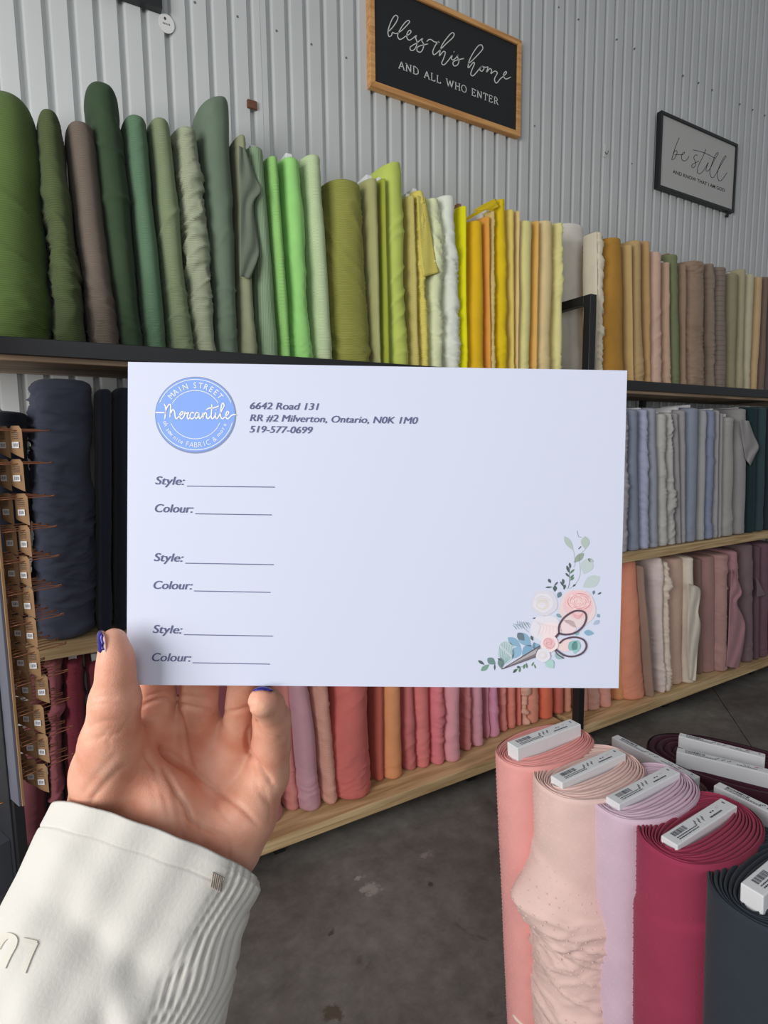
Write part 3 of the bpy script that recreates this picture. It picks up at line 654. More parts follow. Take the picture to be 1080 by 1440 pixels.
# serif capitals, laid along the sign's own horizontal
a = f1(230/4.5+510, 437/4.5); b = f1(866/4.5+510, 662/4.5); top_ = f1(232/4.5+510, 392/4.5)
cap = top_[2]-a[2]; txt = 'AND ALL WHO ENTER'; tot = sum(LW[c] for c in txt)+.14*len(txt); sx = (b[0]-a[0])/tot; x = a[0]; zb_ = (a[2]+b[2])/2
yy = a[1]-.0006
for c in txt:
    for st in LET.get(c, []):
        pts = [(x+px*sx, zb_+pz*cap) for px, pz in st]
        smooth = c in 'O' or (c in 'DR' and len(st) > 5)
        if smooth: pts = [(v[0], v[1]) for v in catmull([p+(0,) for p in pts], 4)]
        for (xa, za), (xb, zb2) in zip(pts[:-1], pts[1:]):
            L = math.hypot(xb-xa, zb2-za) or 1; t = .0042 if abs(zb2-za) > abs(xb-xa) else .0028
            nx, nz_ = -(zb2-za)/L*t/2, (xb-xa)/L*t/2
            mb.add([(xa+nx, yy, za+nz_), (xa-nx, yy, za-nz_), (xb-nx, yy, zb2-nz_), (xb+nx, yy, zb2+nz_)], [(0, 1, 2, 3)])
    x += (LW[c]+.14)*sx
child('lettering', mb.V, mb.F, WT, s1)
s2, f2 = sign('wall_sign', 'small white sign in a black frame at the right of the wall, black script', (932, 155), (1039, 203), (1032, 298), (925, 264), .03, .016, BLK, plain('white_panel', (190, 190, 186), .6, g=1.05))
mb = MB(); q = lambda p: sc_pts(p, 7.714, 910, 140)
S2 = [[(348, 415), (325, 470), (295, 550), (266, 655), (285, 590), (310, 552), (326, 568), (315, 610), (290, 645), (276, 652)], [(300, 600), (335, 596), (372, 600), (400, 588), (406, 572), (390, 575), (374, 610), (378, 650), (405, 666), (435, 648), (455, 615)],
 [(545, 607), (525, 600), (507, 630), (522, 670), (526, 708), (505, 738), (485, 730), (490, 705), (530, 682), (562, 668)],
 [(638, 540), (600, 630), (560, 710), (544, 770), (556, 802), (582, 800), (612, 770), (640, 725), (665, 682), (645, 735), (640, 770), (655, 776), (685, 745), (725, 665), (768, 592), (766, 574), (742, 600), (706, 690), (682, 765), (686, 822), (706, 847), (732, 830), (775, 755), (830, 660), (856, 622), (848, 610), (820, 650), (785, 722), (764, 800), (770, 862), (790, 884), (820, 862), (866, 795)],
 [(502, 545), (600, 570), (680, 605), (732, 636)], [(678, 638), (680, 641)]]
for st in S2: ribbon(mb, q(st), .75, f2, .0006)
Vt, Ft = textmesh('AND KNOW THAT I AM GOD', offset=.012); a = f2(278/7.714+910, 797/7.714+140); b = f2(840/7.714+910, 1003/7.714+140); t_ = f2(278/7.714+910, 757/7.714+140)
kx = (b[0]-a[0])/(Vt[:, 0].max()-Vt[:, 0].min()); zb_ = (a[2]+b[2])/2
mb.add([(a[0]+v[0]*kx, a[1]-.0006, zb_+v[1]/.73*(t_[2]-a[2])) for v in Vt], Ft)
child('lettering', mb.V, mb.F, plain('black_ink', (24, 24, 24), .6), s2)
# the corner of a third sign at the top left
c0 = P(203, 0, 1, YW-.04); c1 = P(229, 10, 1, YW-.04)
s3 = empty('wall_sign', (c0[0], YW-.02, c1[2]), 'black sign whose lower corner shows at the top left edge', 'sign')
bevel(child('panel', boxV(c1[0]-.6, c1[0], YW-.034, YW-.002, c1[2], c1[2]+.35), BF, BLK, s3), .002)
# round price tag
c = P(234, 33, 1, YW-.006)
tg = empty('price_tag', c, 'round white price tag stuck on the corrugated wall at the upper left', 'tag')
mb = MB(); mb.add([(c[0]+.026*math.cos(k*math.pi/12), y, c[2]+.03*math.sin(k*math.pi/12)) for y in (c[1], c[1]+.0015) for k in range(24)], [tuple(range(24))[::-1], tuple(range(24, 48))]+[(k, (k+1) % 24, 24+(k+1) % 24, 24+k) for k in range(24)])
child('tag_disc', mb.V, mb.F, WT, tg); mb = MB(); mb.add([(c[0]-.004+.004*math.cos(k*math.pi/6), c[1]-.0006, c[2]+.014+.005*math.sin(k*math.pi/6)) for k in range(12)], [tuple(range(12))[::-1]])
for k in range(5): mb.add([(c[0]-.012+k*.005, c[1]-.0006, c[2]-.004), (c[0]-.009+k*.005, c[1]-.0006, c[2]-.004), (c[0]-.009+k*.005, c[1]-.0006, c[2]+.001), (c[0]-.011+k*.005, c[1]-.0006, c[2]+.001)], [(0, 1, 2, 3)])
child('tag_print', mb.V, mb.F, plain('tag_ink', (70, 70, 72), .6), tg)
c = P(355, 146, 1, YW-.012); w_ = mesh('wooden_peg', boxV(c[0]-.018, c[0]+.018, c[1], c[1]+.013, c[2]-.014, c[2]+.014), BF, plain('peg_wood', (112, 70, 54), .7, g=1.0, noise=.3), None, loc=c); bevel(w_, .003)
tag(w_, 'small reddish brown wooden peg on the corrugated wall above the soft green bolt', 'peg')
c = P(851, 212, 1, YW-.006); hk = empty('adhesive_hook', c, 'small white adhesive hook on the bare wall between the two signs', 'hook')
bevel(child('hook_plate', boxV(c[0]-.010, c[0]+.010, c[1], c[1]+.005, c[2]-.03, c[2]+.03), BF, WT, hk), .003)
mb = MB(); mb.tube(catmull([(c[0], c[1], c[2]-.005), (c[0], c[1]-.01, c[2]-.02), (c[0], c[1]-.018, c[2]-.018), (c[0], c[1]-.02, c[2]-.008)], 4), .002, 8); child('hook_wire', mb.V, mb.F, plain('hook_metal', (110, 112, 112), .4, .7), hk)
c = P(1023, 303, 1, YW-.014); mb = MB(); mb.tube([c+np.array([0, .012, 0]), c+np.array([0, .004, 0]), c, c-np.array([0, .004, 0])], [.006, .007, .012, .008], 12)
o = mesh('coat_hook', mb.V, mb.F, plain('knob', (52, 50, 48), .5, .3), None, True, loc=c); tag(o, 'dark round hook on the wall just below the small white sign', 'hook')

# ------------------------------------------------------------------ standing bolts in the foreground
def layers_bolt(label, c, px, py, zt, a, b, rot, lean, k='plain', amp=.001, dots=0, core=(.1, .016, .018), nl=8, m='plain', g=1., wrap=None, stickdir=0, zb=0., cores=None, gap=.004, bands=None, curl=None):
    """roll wound on a flat board; px,py = middle of the top in the photograph"""
    ctr = P(px, py, 2, zt); cr, sr = math.cos(rot), math.sin(rot)
    e = empty('fabric_bolt', (ctr[0]+lean[0], ctr[1]+lean[1], zb), label, 'fabric bolt', 'standing fabric bolts at the right')
    nu = 120; nz = 170; n = 2.3; ex = 2/n
    th = np.linspace(0, 2*np.pi, nu, endpoint=False)
    ct = np.sign(np.cos(th))*np.abs(np.cos(th))**ex; st = np.sign(np.sin(th))*np.abs(np.sin(th))**ex
    mt_ = lambda c, m, g: fabric(c, m, FG*g)
    def place(X, Y, Z):
        t = (Z-zb)/(zt-zb); X = np.asarray(X); Y = np.asarray(Y)
        return np.stack(np.broadcast_arrays(ctr[0]+lean[0]*(1-t)+X*cr-Y*sr, ctr[1]+lean[1]*(1-t)+X*sr+Y*cr, Z), -1).reshape(-1, 3)
    tt = np.linspace(0, 1, nz); zz = zb+(zt-zb)*tt
    TH, Zg = np.meshgrid(th, zz); S = TH*(a+b)/2
    d = folds(S, (Zg-zb), k, amp, px*.01, zt-zb)*np.clip((zt-Zg)/.06, 0, 1)
    if wrap: d = wrap(TH, Zg, d)
    edge = np.clip((zt-Zg)/.004, 0, 1); rnd = -.003*(1-np.sqrt(1-(1-edge)**2))
    if dots:                                   # woven clip-dots stand proud
        sp = .021; iu = S/sp; iz = Zg/(sp*.9); row = np.floor(iz); fu = (iu+.5*(row % 2)) % 1-.5; fz = iz % 1-.5
        d += 0*np.exp(-((fu*sp)**2+(fz*sp*.9)**2)/(.0019**2))
    V = [place((a+d+rnd)[i]*ct, (b+d+rnd)[i]*st, np.full(nu, zz[i])) for i in range(nz)]
    V = np.concatenate(V); Fc = [(i*nu+q, i*nu+(q+1) % nu, (i+1)*nu+(q+1) % nu, (i+1)*nu+q) for i in range(nz-1) for q in range(nu)]
    Fc.append(tuple(range(nu))[::-1])
    mt = fabric(c, m, FG*g); child('fabric_roll', V, Fc, mt, e, True)
    if dots:
        dm = MB(); rr_ = np.random.default_rng(int(px)); Lp_ = 2*math.pi*(a+b)/2; nc = int(Lp_/.0175)
        dg_ = d+rnd
        for iz in range(int((zt-zb)/.0155)):
            Z = zb+.006+iz*.0155
            for ic in range(nc):
                t_ = 2*math.pi*(ic+.5*(iz % 2)+rr_.uniform(-.1, .1))/nc-.0; wa = math.atan2(math.sin(t_+rot), math.cos(t_+rot))
                va = math.atan2(-ctr[1], -ctr[0]); df = (wa-va+math.pi) % (2*math.pi)-math.pi
                if abs(df) > 1.9: continue
                kz = min(nz-1, int((Z-zb)/(zt-zb)*(nz-1)+.5)); ku = int((t_ % (2*math.pi))/(2*math.pi)*nu) % nu; dd = dg_[kz, ku]
                def sp_(dt, dz, h_):
                    q = t_+dt; cc_ = math.copysign(abs(math.cos(q))**ex, math.cos(q)); ss_ = math.copysign(abs(math.sin(q))**ex, math.sin(q))
                    return place([(a+dd+h_)*cc_], [(b+dd+h_)*ss_], np.array([Z+dz]))[0]
                w_ = .0018/((a+b)/2)
                pts_ = [sp_(w_*math.cos(k_*math.pi/3), .0021*math.sin(k_*math.pi/3), -.0006) for k_ in range(6)]+[sp_(0, .0003, .0019)]
                dm.add(pts_, [(k_, (k_+1) % 6, 6) for k_ in range(6)])
        child('woven_dots', dm.V, dm.F, mt_(c, m, g), e, True)['kind'] = 'stuff'
    # wound end: rounded lips of every turn
    V2 = []; rings = []
    cw, chh = (core[0]+.004, core[1]+.004)
    prof2 = ((0, -1), (.10, -.6), (.22, -.1), (.5, 0), (.78, -.08), (.90, -.6))
    seq = [(q_+u_, h_) for q_ in range(nl) for u_, h_ in prof2]+[(nl, -1)]; ns = len(seq)-1
    for i, (sq, h_) in enumerate(seq):
        s2 = sq/nl; L_i = math.floor(sq)
        A_ = a-.002-(a-.003-cw)*s2; B_ = b-.002-(b-.003-chh)*s2
        wob = 1+.006*np.sin(th*3+round(sq)*1.9)*math.sin(math.pi*s2)
        jit = .0012*np.sin(th*2+L_i*1.7)+.0008*np.sin(th*5+L_i*2.9)
        V2.append(place(A_*ct*wob, B_*st*wob, np.full(nu, zt)+h_*gap*3.2+jit*(0 < s2 < 1)))
    V2 = np.concatenate(V2); F2 = [(i*nu+q, i*nu+(q+1) % nu, (i+1)*nu+(q+1) % nu, (i+1)*nu+q) for i in range(ns) for q in range(nu)]
    F2.append(tuple(ns*nu+q for q in range(nu)))
    child('wound_end', V2, F2, mt, e, True)
    for (cx_, cy_, crot, cl, cw_, ch_) in (cores or [(0, 0, 0, core[0], core[1], core[2])]):
        c2, s2_ = math.cos(crot), math.sin(crot)
        def T(X, Y, Z): 
            X, Y = cx_+X*c2-Y*s2_, cy_+X*s2_+Y*c2; t = (Z-zb)/(zt-zb)
            return (ctr[0]+lean[0]*(1-t)+X*cr-Y*sr, ctr[1]+lean[1]*(1-t)+X*sr+Y*cr, Z)
        bc = bevel(child('board_core', [T(*v) for v in boxV(-cl, cl, -cw_, cw_, zt-.05, zt+ch_)], BF, CORE, e), .002)
        mb = MB(); zt2 = zt+ch_+.0004
        def quad(x0, x1, y0, y1): mb.add([T(x0, y0, zt2), T(x1, y0, zt2), T(x1, y1, zt2), T(x0, y1, zt2)], [(0, 1, 2, 3)])
        x = -cl*.82; rr = random.Random(int(px))
        while x < -cl*.42:
            wd = rr.choice((.0008, .0014, .002)); quad(x, x+wd, -cw_*.05, cw_*.6); x += wd+rr.choice((.0009, .0016))
        for y0 in (-.35, -.62):
            x = -cl*.82
            while x < -cl*.2: wd = rr.uniform(.002, .005); quad(x, x+wd, cw_*y0, cw_*(y0+.13)); x += wd+.0012
        for x0 in (-.2, -.08, .04): 
            for k_ in range(3): quad(cl*x0+k_*.003, cl*x0+k_*.003+.0018, cw_*(-.3+.2*k_), cw_*(.05+.2*k_))
        x = cl*.22
        while x < cl*.62: wd = rr.uniform(.002, .005); quad(x, x+wd, -cw_*.5, -cw_*.3); x += wd+.001
        for k_ in range(2): quad(cl*.35+k_*.008, cl*.35+k_*.008+.005, cw_*.05, cw_*.2)
        for k_ in range(5): quad(cl*.86-.001, cl*.86+.0035, cw_*(.1+.08*k_), cw_*(.15+.08*k_))
        lp = MB(); 
        pr = child('label_print', mb.V, mb.F, plain('print_ink', (60, 62, 78), .7), bc); pr.location = (0, 0, 0)
        Mv = np.array([T(cl*.55+.006*math.sin(k_*.9)+k_*.0016, cw_*(.1+.04*k_), zt2) for k_ in range(9)])
        for i_ in range(8): lp.add([Mv[i_], Mv[i_]+[.0012, 0, 0], Mv[i_+1]+[.0012, 0, 0], Mv[i_+1]], [(0, 1, 2, 3)])
        r2 = child('label_mark', lp.V, lp.F, plain('red_ink', (190, 90, 90), .7), bc); 
        for o_ in (pr, r2):                     # child() already removed the root offset: core sits at the root
            o_.location = (0, 0, 0); o_.matrix_parent_inverse = Matrix.Identity(4)
            for v in o_.data.vertices: v.co = v.co-e.location if False else v.co
        # board_core is at the origin of the bolt, so shift the print from world to bolt space
        for o_ in (pr, r2):
            L = Vector(e.location); B0 = Vector(bc.location)
            for v in o_.data.vertices: v.co = v.co+B0-L
    return e, mt, place
def mkstrip(e, pts, r, mat, name='folded_edge'):
    mb = MB(); mb.tube(pts, r, 8); return child(name, mb.V, mb.F, mat, e, True)
coral, mco, pl = layers_bolt('tall coral pink dotted bolt, farthest left of the standing bolts by the shelf', (222, 146, 140), 767, 1047, .79, .135, .078, .02, (.05, -.005), k='plain', amp=.0012, dots=.0007, core=(.105, .017, .030))
# pale selvedge line near the foot of the coral bolt
zc = .13
sel = [pl(np.array([.137*math.cos(q)]), np.array([.080*math.sin(q)]), np.array([zc-.03*math.sin((q+math.pi)*.8)]))[0] for q in np.linspace(-math.pi, -.2, 26)]
mkstrip(coral, sel, .0035, plain('pale_selvedge', (226, 214, 198), .8), 'selvedge')
def peachwrap(TH, Zg, d):
    # lower part: slack crumpled wrap that bulges out below a tied fold
    zc = .555+.07*np.cos((TH-2.4)*.9)
    low = 1/(1+np.exp((Zg-zc)/.006))
    cr_ = np.zeros_like(d)
    Sx = TH*.115
    cr_ += .0075*wrinkle(Sx, Zg, .12, .028, .16, 3.)+.006*wrinkle(Sx, Zg, -.2, .020, .12, 9.)+.003*wrinkle(Sx, Zg, .35, .014, .08, 15.)
    bul = .012*np.exp(-((Zg-.50)/.07)**2)+.042*np.clip(1-np.abs(Zg-.515)/.085, 0, 1)**1.3*np.exp(-((TH-2.85)/.5)**2)
    return d*(1-low)+low*(.006+bul+cr_*np.clip((.56-Zg)/.1, .15, 1))
peach, mpe, pl = layers_bolt('pale peach dotted bolt with slack crumpled wrap, second of the standing bolts', (248, 208, 198), 829, 1083, .785, .135, .095, .03, (.04, -.005), dots=.0008, wrap=peachwrap, core=(.105, .016, .014), nl=9)
fv = []
for s in np.linspace(0, 1, 8):
    for t in np.linspace(0, 1, 10):
        px_ = (762-28*t*(1-.3*s))*(1-s)+(775+4*t)*s*1+0; px_ = 770-38*t+s*(5+30*t); py_ = 1240+52*t+s*(52-22*t)
        p0 = P(px_, py_, 1, .62+.0); fv.append(p0+np.array([0, .04*s-.02*math.sin(t*3)+.02*t, 0]))
ff = [(i*10+j, i*10+j+1, (i+1)*10+j+1, (i+1)*10+j) for i in range(7) for j in range(9)]
lilac, mli, pl = layers_bolt('lilac dotted bolt between the peach and the maroon ones', (184, 156, 172), 906, 1110, .78, .13, .085, .03, (.045, -.005), dots=.0009, k='plain', amp=.0008, core=(.103, .016, .012))
def marwrap(TH, Zg, d):
    zc = .645+.03*np.sin(TH+3.0); return d+.0045/(1+np.exp((Zg-zc)/.003))
maroon, mma, pl = layers_bolt('maroon dotted bolt in front of the lilac one', (142, 42, 68), 985, 1160, .775, .135, .09, .04, (.035, -.005), dots=.0009, wrap=marwrap, core=(.103, .016, .010), nl=9)
black, mbk, pl = layers_bolt('black bolt with white boxed core at the lower right corner', (48, 54, 64), 1100, 1236, .77, .135, .095, .05, (.03, -.005), k='plain', amp=.001, core=(.105, .017, .03), m='plain', g=.75)
layers_bolt('mauve brown bolt half hidden behind the lilac one, long white core', (112, 82, 82), *proj((1.228, .825, .70)), .70, .135, .058, -1.57, (.0, 0), core=(.112, .012, .032), nl=8, g=.9, gap=.006)
layers_bolt('big dark wine bolt with two long white cores at the back', (64, 24, 38), *proj((1.49, .77, .66)), .66, .21, .125, -1.1, (.0, 0), cores=[(-.033, .025, -.03, .10, .012, .030), (-.018, -.072, .03, .11, .013, .036)], core=(.12, .03, .03), nl=4, g=.9, k='soft', amp=.003)
layers_bolt('dark green bolt with white core behind the maroon one', (60, 74, 72), *proj((1.207, .545, .73)), .73, .13, .055, -1.53, (.0, 0), core=(.11, .012, .028), nl=6, g=.9)

# ------------------------------------------------------------------ packet rack at the left
hd = np.array([math.cos(math.radians(23)), math.sin(math.radians(23)), 0]); pd = np.array([-hd[1], hd[0], 0])
KRAFT = plain('kraft', (150, 116, 82), .8, g=1.1, noise=.12, scale=60, bump=.1); COP = plain('copper_wire', (156, 104, 78), .4, .7, g=1.3)
GOLD = plain('gold_wire', (226, 150, 70), .35, .8, g=1.3)
tips = [(69, 606), (72, 651), (78, 698), (81, 742), (84, 785), (88, 829), (91, 872), (95, 916), (96, 958), (99, 1001), (103, 1046), (99, 1090)]
cols = [2, 2, 2, 2, 3, 3, 3, 3, 3, 3, 3, 3]
pkx = [(22, 4), (23, 5), (30, 8), (33, 13), (33, 16, 3), (38, 21, 5), (42, 25, 9), (46, 29, 14), (58, 36, 19), (53, 37, 22), (59, 42, 26), (58, 43, 30)]; HS = .042
ZT = 1.26; LH = .115
t0 = Pz(*tips[0], ZT); t11 = Pz(*tips[11], ZT); 
base0 = t0-hd*LH
rack = empty('hook_rack', (base0[0], base0[1], 0), 'black pegboard rack at the left edge with rows of copper hooks', 'rack')
def rk(name, a0, a1, b0, b1, z0, z1, mat):
    V = [(*(base0[:2]+hd[:2]*a+pd[:2]*b), z) for z in (z0, z1) for a, b in ((a0, b0), (a1, b0), (a1, b1), (a0, b1))]
    return bevel(child(name, V, BF, mat, rack), .001)
zlo = Pz(27, 1170, 1.17)[2]
rk('peg_panel', -.016, -.012, .035, .3, .25, 1.9, plain('pegboard_black', (30, 31, 36), .6, g=1.3)); rk('peg_panel', -.006, 0., -.012, .3, zlo, 1.9, KRAFT)
rk('edge_strip', -.012, -.006, -.010, .3, zlo+.002, 1.9, plain('grey_edge', (98, 100, 112), .5, g=1.0))
rk('stand_leg', -.012, .008, .02, .04, 0, zlo, BLK); rk('stand_leg', -.012, .008, .26, .28, 0, zlo, BLK); rk('stand_base', -.12, .1, .01, .05, 0, .03, BLK); rk('stand_base', -.12, .1, .25, .29, 0, .03, BLK)
rk('lower_bin', -.10, -.016, .05, .3, .50, .62, plain('dark_bin', (52, 54, 60), .5, g=1.3))
ordn = ['top', 'second', 'third', 'fourth', 'fifth', 'sixth', 'seventh', 'eighth', 'ninth', 'tenth', 'eleventh', 'lowest']
pkproto = None
for r, (tx, ty) in enumerate(tips):
    tip = Pz(tx, ty, ZT); zr = tip[2]
    tip = t0*(1)+np.array([0, 0, zr-t0[2]])
    for cidx in range(cols[r]+1):
        t = tip+pd*HS*cidx; s = t-hd*LH; wdt = .006
        mb = MB(); mb.tube(catmull([s-pd*wdt, t-hd*.012-pd*wdt, t-hd*.003-pd*wdt*.8, t+np.array([0, 0, .002]), t-hd*.003+pd*wdt*.8, t-hd*.012+pd*wdt, t-hd*.03+pd*wdt+np.array([0, 0, .003]), s+pd*wdt+np.array([0, 0, .003])], 3), .0013, 6)
        child('wire_hook', mb.V, mb.F, COP, rack, True)
    for cidx in range(cols[r]):
        t = tip+pd*HS*cidx; Ls = np.linspace(.01, LH, 60); L = Ls[int(np.argmin([abs(proj(t-hd*l)[0]-pkx[r][cidx]) for l in Ls]))]; c = t-hd*L
        W2, HT = .0145, .058; V = []; nn = 7; tw = math.radians(148+random.uniform(-7, 7)); d1 = np.array([math.cos(tw), math.sin(tw), 0]); d2 = np.array([d1[1], -d1[0], 0])
        prof_ = [(.5, .010), (.92, .006), (1, 0), (1, -.040), (.86, -.050), (.1, -.055)]
        outl = [(x*W2, z) for x, z in prof_]+[(-x*W2, z) for x, z in prof_[::-1]]
        n_ = len(outl); mb = MB()
        def pt(x, z, k): return c+d1*x+np.array([0, 0, z])+d2*k*(.0035*(1-(x/W2)**2*.8)+.0008)
        # rounded pouch: front and back shells made of columns
        grid = []
        for zi, z in enumerate(np.linspace(.010, -.055, 9)):
            hw = np.interp(-z, [-.010, -.006, 0, .040, .050, .055], [.6, .92, 1, 1, 1, 1])*W2
            grid.append((z+.0, hw))
        for sgn in (-1, 1):
            VV = []
            for z, hw in grid:
                for xi in np.linspace(-1, 1, 7):
                    pf = (1-xi*xi)*.0045*np.clip((.010-z)/.012, .15, 1)*np.clip((z+.06)/.012, .3, 1)
                    VV.append(c+d1*hw*xi+d2*sgn*(pf+.0003)+np.array([0, 0, z+.007*(xi+.4)*np.clip((-z-.030)/.025, 0, 1)]))
            FF = [(i*7+j, i*7+j+1, (i+1)*7+j+1, (i+1)*7+j) for i in range(8) for j in range(6)]
            if sgn > 0: FF = [f[::-1] for f in FF]
            mb.add(VV, FF)
        pos = ['nearest the camera', 'in the middle', 'farthest left'][cidx] if cols[r] == 3 else ['on the right', 'on the left'][cidx]
        pk = empty('hanging_packet', c, 'small kraft packet on the %s hook row of the rack, %s' % (ordn[r], pos), 'packet', 'kraft packets on the hook rack')
        child('pouch', mb.V, mb.F, KRAFT, pk, True)
        lm = MB()
        def q2(x0, x1, z0, z1, m_, dd=-.0056): m_.add([c+d1*x+d2*(dd)+np.array([0, 0, z]) for x, z in ((x0, z0), (x1, z0), (x1, z1), (x0, z1))], [(0, 1, 2, 3)])
        q2(-.009, .006, -.037, -.024, lm); child('barcode_label', lm.V, lm.F, CORE, pk)
        lm = MB()
        for k in range(4): q2(-.008, .005-.002*(k % 2), -.004-k*.004, -.0055-k*.004, lm, -.0054)
        for k in range(5): q2(-.007+k*.0022, -.006+k*.0022, -.034, -.027, lm, -.0059)
        child('print', lm.V, lm.F, plain('packet_ink', (70, 58, 60), .7), pk)
# gold hooks on the near face of the board
for k, py in enumerate((1045, 1095, 1147, 1198)):
    e_ = Pz(3+k*3.2, py, 1.1); b0 = base0-hd*.031; zr = e_[2]; c = np.array([b0[0], b0[1], zr])+pd*.03; s_ = c-hd*.045+pd*0
    mb = MB(); mb.tube(catmull([c+pd*.006, (c+s_)/2-pd*.001, s_-pd*.005+np.array([0, 0, .004]), s_-hd*.004, s_+pd*.005+np.array([0, 0, -.004]), (c+s_)/2+pd*.001, c-pd*.006], 5), .0014, 6)
    child('gold_hook', mb.V, mb.F, GOLD, rack, True)

# ------------------------------------------------------------------ the card
cz = [(180, 509, .2965), (882, 521, .3012), (870, 968, .3058), (178, 963, .3012)]
CP = [Pz(*v) for v in cz]; cn = np.cross(CP[1]-CP[0], CP[3]-CP[0]); cn /= np.linalg.norm(cn)
if cn.dot(O-CP[0]) < 0: cn = -cn
CP[2] = CP[2]-cn*cn.dot(CP[2]-CP[0])
cf = planeframe(CP[0], None, None, cn)
cc = sum(CP)/4
card = empty('order_card', cc, 'large white printed card held up in the middle of the picture', 'card')
def cardmat():
    m, n, b = nt('card_paper'); b.inputs['Base Color'].default_value = (.61, .64, .775, 1); b.inputs['Roughness'].default_value = .5; b.inputs['Specular IOR Level'].default_value = .25
    return m
nx_, ny_ = 24, 16; V = []
def cpt(u, v): return (CP[0]*(1-u)+CP[1]*u)*(1-v)+(CP[3]*(1-u)+CP[2]*u)*v
V = [p for p in (CP[0], CP[1], CP[2], CP[3])]; V += [p-cn*.0006 for p in V]
child('paper', V, [(0, 3, 2, 1), (4, 5, 6, 7), (0, 1, 5, 4), (1, 2, 6, 5), (2, 3, 7, 6), (3, 0, 4, 7)], cardmat(), card)
INK = plain('slate_ink', (84, 92, 130), .7); e1 = .0002
mb = MB()
TX = [('6642 Road 131', (351, 575), (448, 576.5), 10), ('RR #2 Milverton, Ontario, N0K 1M0', (351, 592), (587, 596), 10), ('519-577-0699', (350.5, 608), (439, 609.5), 10),
      ('Style:', (218, 681), (259, 682), 12), ('Colour:', (217.5, 720), (271, 721), 12), ('Style:', (216, 789), (257, 790), 12), ('Colour:', (215.5, 828), (270, 829), 12), ('Style:', (214.5, 890), (255.5, 891), 12), ('Colour:', (213.5, 929.5), (268, 930.5), 12)]
for s, p0, p1, h in TX:
    mb = MB(); put_text(mb, s, p0, p1, h, cf, e1, shear=.22); put_text(mb, s, (p0[0]+.55, p0[1]), (p1[0]+.55, p1[1]), h, cf, e1+.00004, shear=.22); child('printed_line', mb.V, mb.F, INK, card)['kind'] = 'stuff'
mb = MB()
for a, b in (((263, 683.5), (386, 685)), ((275, 722.5), (381.5, 724)), ((261, 792), (384.5, 794)), ((273, 831), (380, 833)), ((259, 892.5), (383, 894.5)), ((271, 932), (379, 934))):
    ribbon(mb, [a, b], 1.1, cf, e1)
child('rule_line', mb.V, mb.F, INK, card)
# logo
LX, LY = 275, 583.7
mb = MB(); disc(mb, LX, LY, 57, 54, cf, .0001, 64); child('logo_rim', mb.V, mb.F, plain('logo_rim', (112, 124, 160), .6, g=1.25), card)
mb = MB(); disc(mb, LX-.3, LY-.6, 55.5, 52, cf, .00016, 64); child('logo_disc', mb.V, mb.F, plain('logo_blue', (118, 152, 222), .6, g=1.15), card)
mb = MB()
def arcl(rx, ry, a0, a1, wd): ribbon(mb, [(LX-.3+rx*math.sin(math.radians(a)), LY-.6-ry*math.cos(math.radians(a))) for a in np.linspace(a0, a1, 22)], wd, cf, .00024, 2)
arcl(53.3, 49.5, -70, 70, .9); arcl(53.3, 49.5, 103, 257, .9); arcl(36.5, 34, -62, 62, .8); arcl(36.5, 34, 110, 250, .8)
arc_text(mb, 'MAIN', LX, LY, 40.5, 38, -50, -19, 8.4, cf, .00024, offset=.0)
arc_text(mb, 'STREET', LX, LY, 40.5, 38, -1, 51, 8.4, cf, .00024, offset=.0)
arc_text(mb, 'FABRIC', LX, LY, 47.5, 45.5, 195, 156, 7.6, cf, .00024, flip=True, offset=-.01); arc_text(mb, '&', LX, LY, 47.5, 45.5, 143, 143, 7.2, cf, .00024, flip=True, offset=-.01)
arc_text(mb, 'more', LX, LY, 46, 44, 131, 109, 6, cf, .00024, flip=True, offset=0); arc_text(mb, 'oh sew nice', LX, LY, 46.5, 44.5, 256, 206, 6, cf, .00024, flip=True, offset=0)
q = lambda p: sc_pts(p, 7.714, 205, 520)
for st in [[(110, 463), (205, 465)], [(200, 372), (213, 400), (216, 460), (205, 532)], [(208, 480), (232, 405), (258, 374), (272, 395), (268, 450), (262, 512)], [(266, 488), (290, 434), (312, 452), (318, 500), (332, 531), (362, 505), (395, 482), (405, 460), (390, 455), (371, 480), (370, 515), (390, 531), (415, 505), (428, 455), (436, 474), (466, 464), (454, 490), (450, 520), (466, 531), (484, 505)],
           [(522, 468), (500, 463), (482, 490), (485, 524), (510, 530), (535, 505)], [(572, 468), (548, 466), (534, 498), (544, 528), (565, 512), (580, 468), (576, 510), (590, 530), (612, 500), (622, 464), (622, 530), (630, 490), (648, 464), (661, 482), (660, 515), (680, 530), (702, 500)],
           [(716, 378), (716, 430), (710, 510), (726, 531), (748, 505), (760, 464), (757, 510), (775, 529), (800, 490), (835, 420), (850, 388), (842, 364), (826, 374), (815, 430), (812, 500), (830, 531), (860, 512), (896, 478), (898, 456), (880, 456), (868, 490), (872, 520), (895, 530), (925, 500), (950, 487), (978, 488)],
           [(658, 434), (690, 415), (735, 414), (790, 395)], [(764, 432), (765, 435)]]:
    ribbon(mb, q(st), 1.7, cf, .0003, 4)
child('logo_lettering', mb.V, mb.F, plain('logo_cream', (238, 236, 232), .6, g=1.0), card)
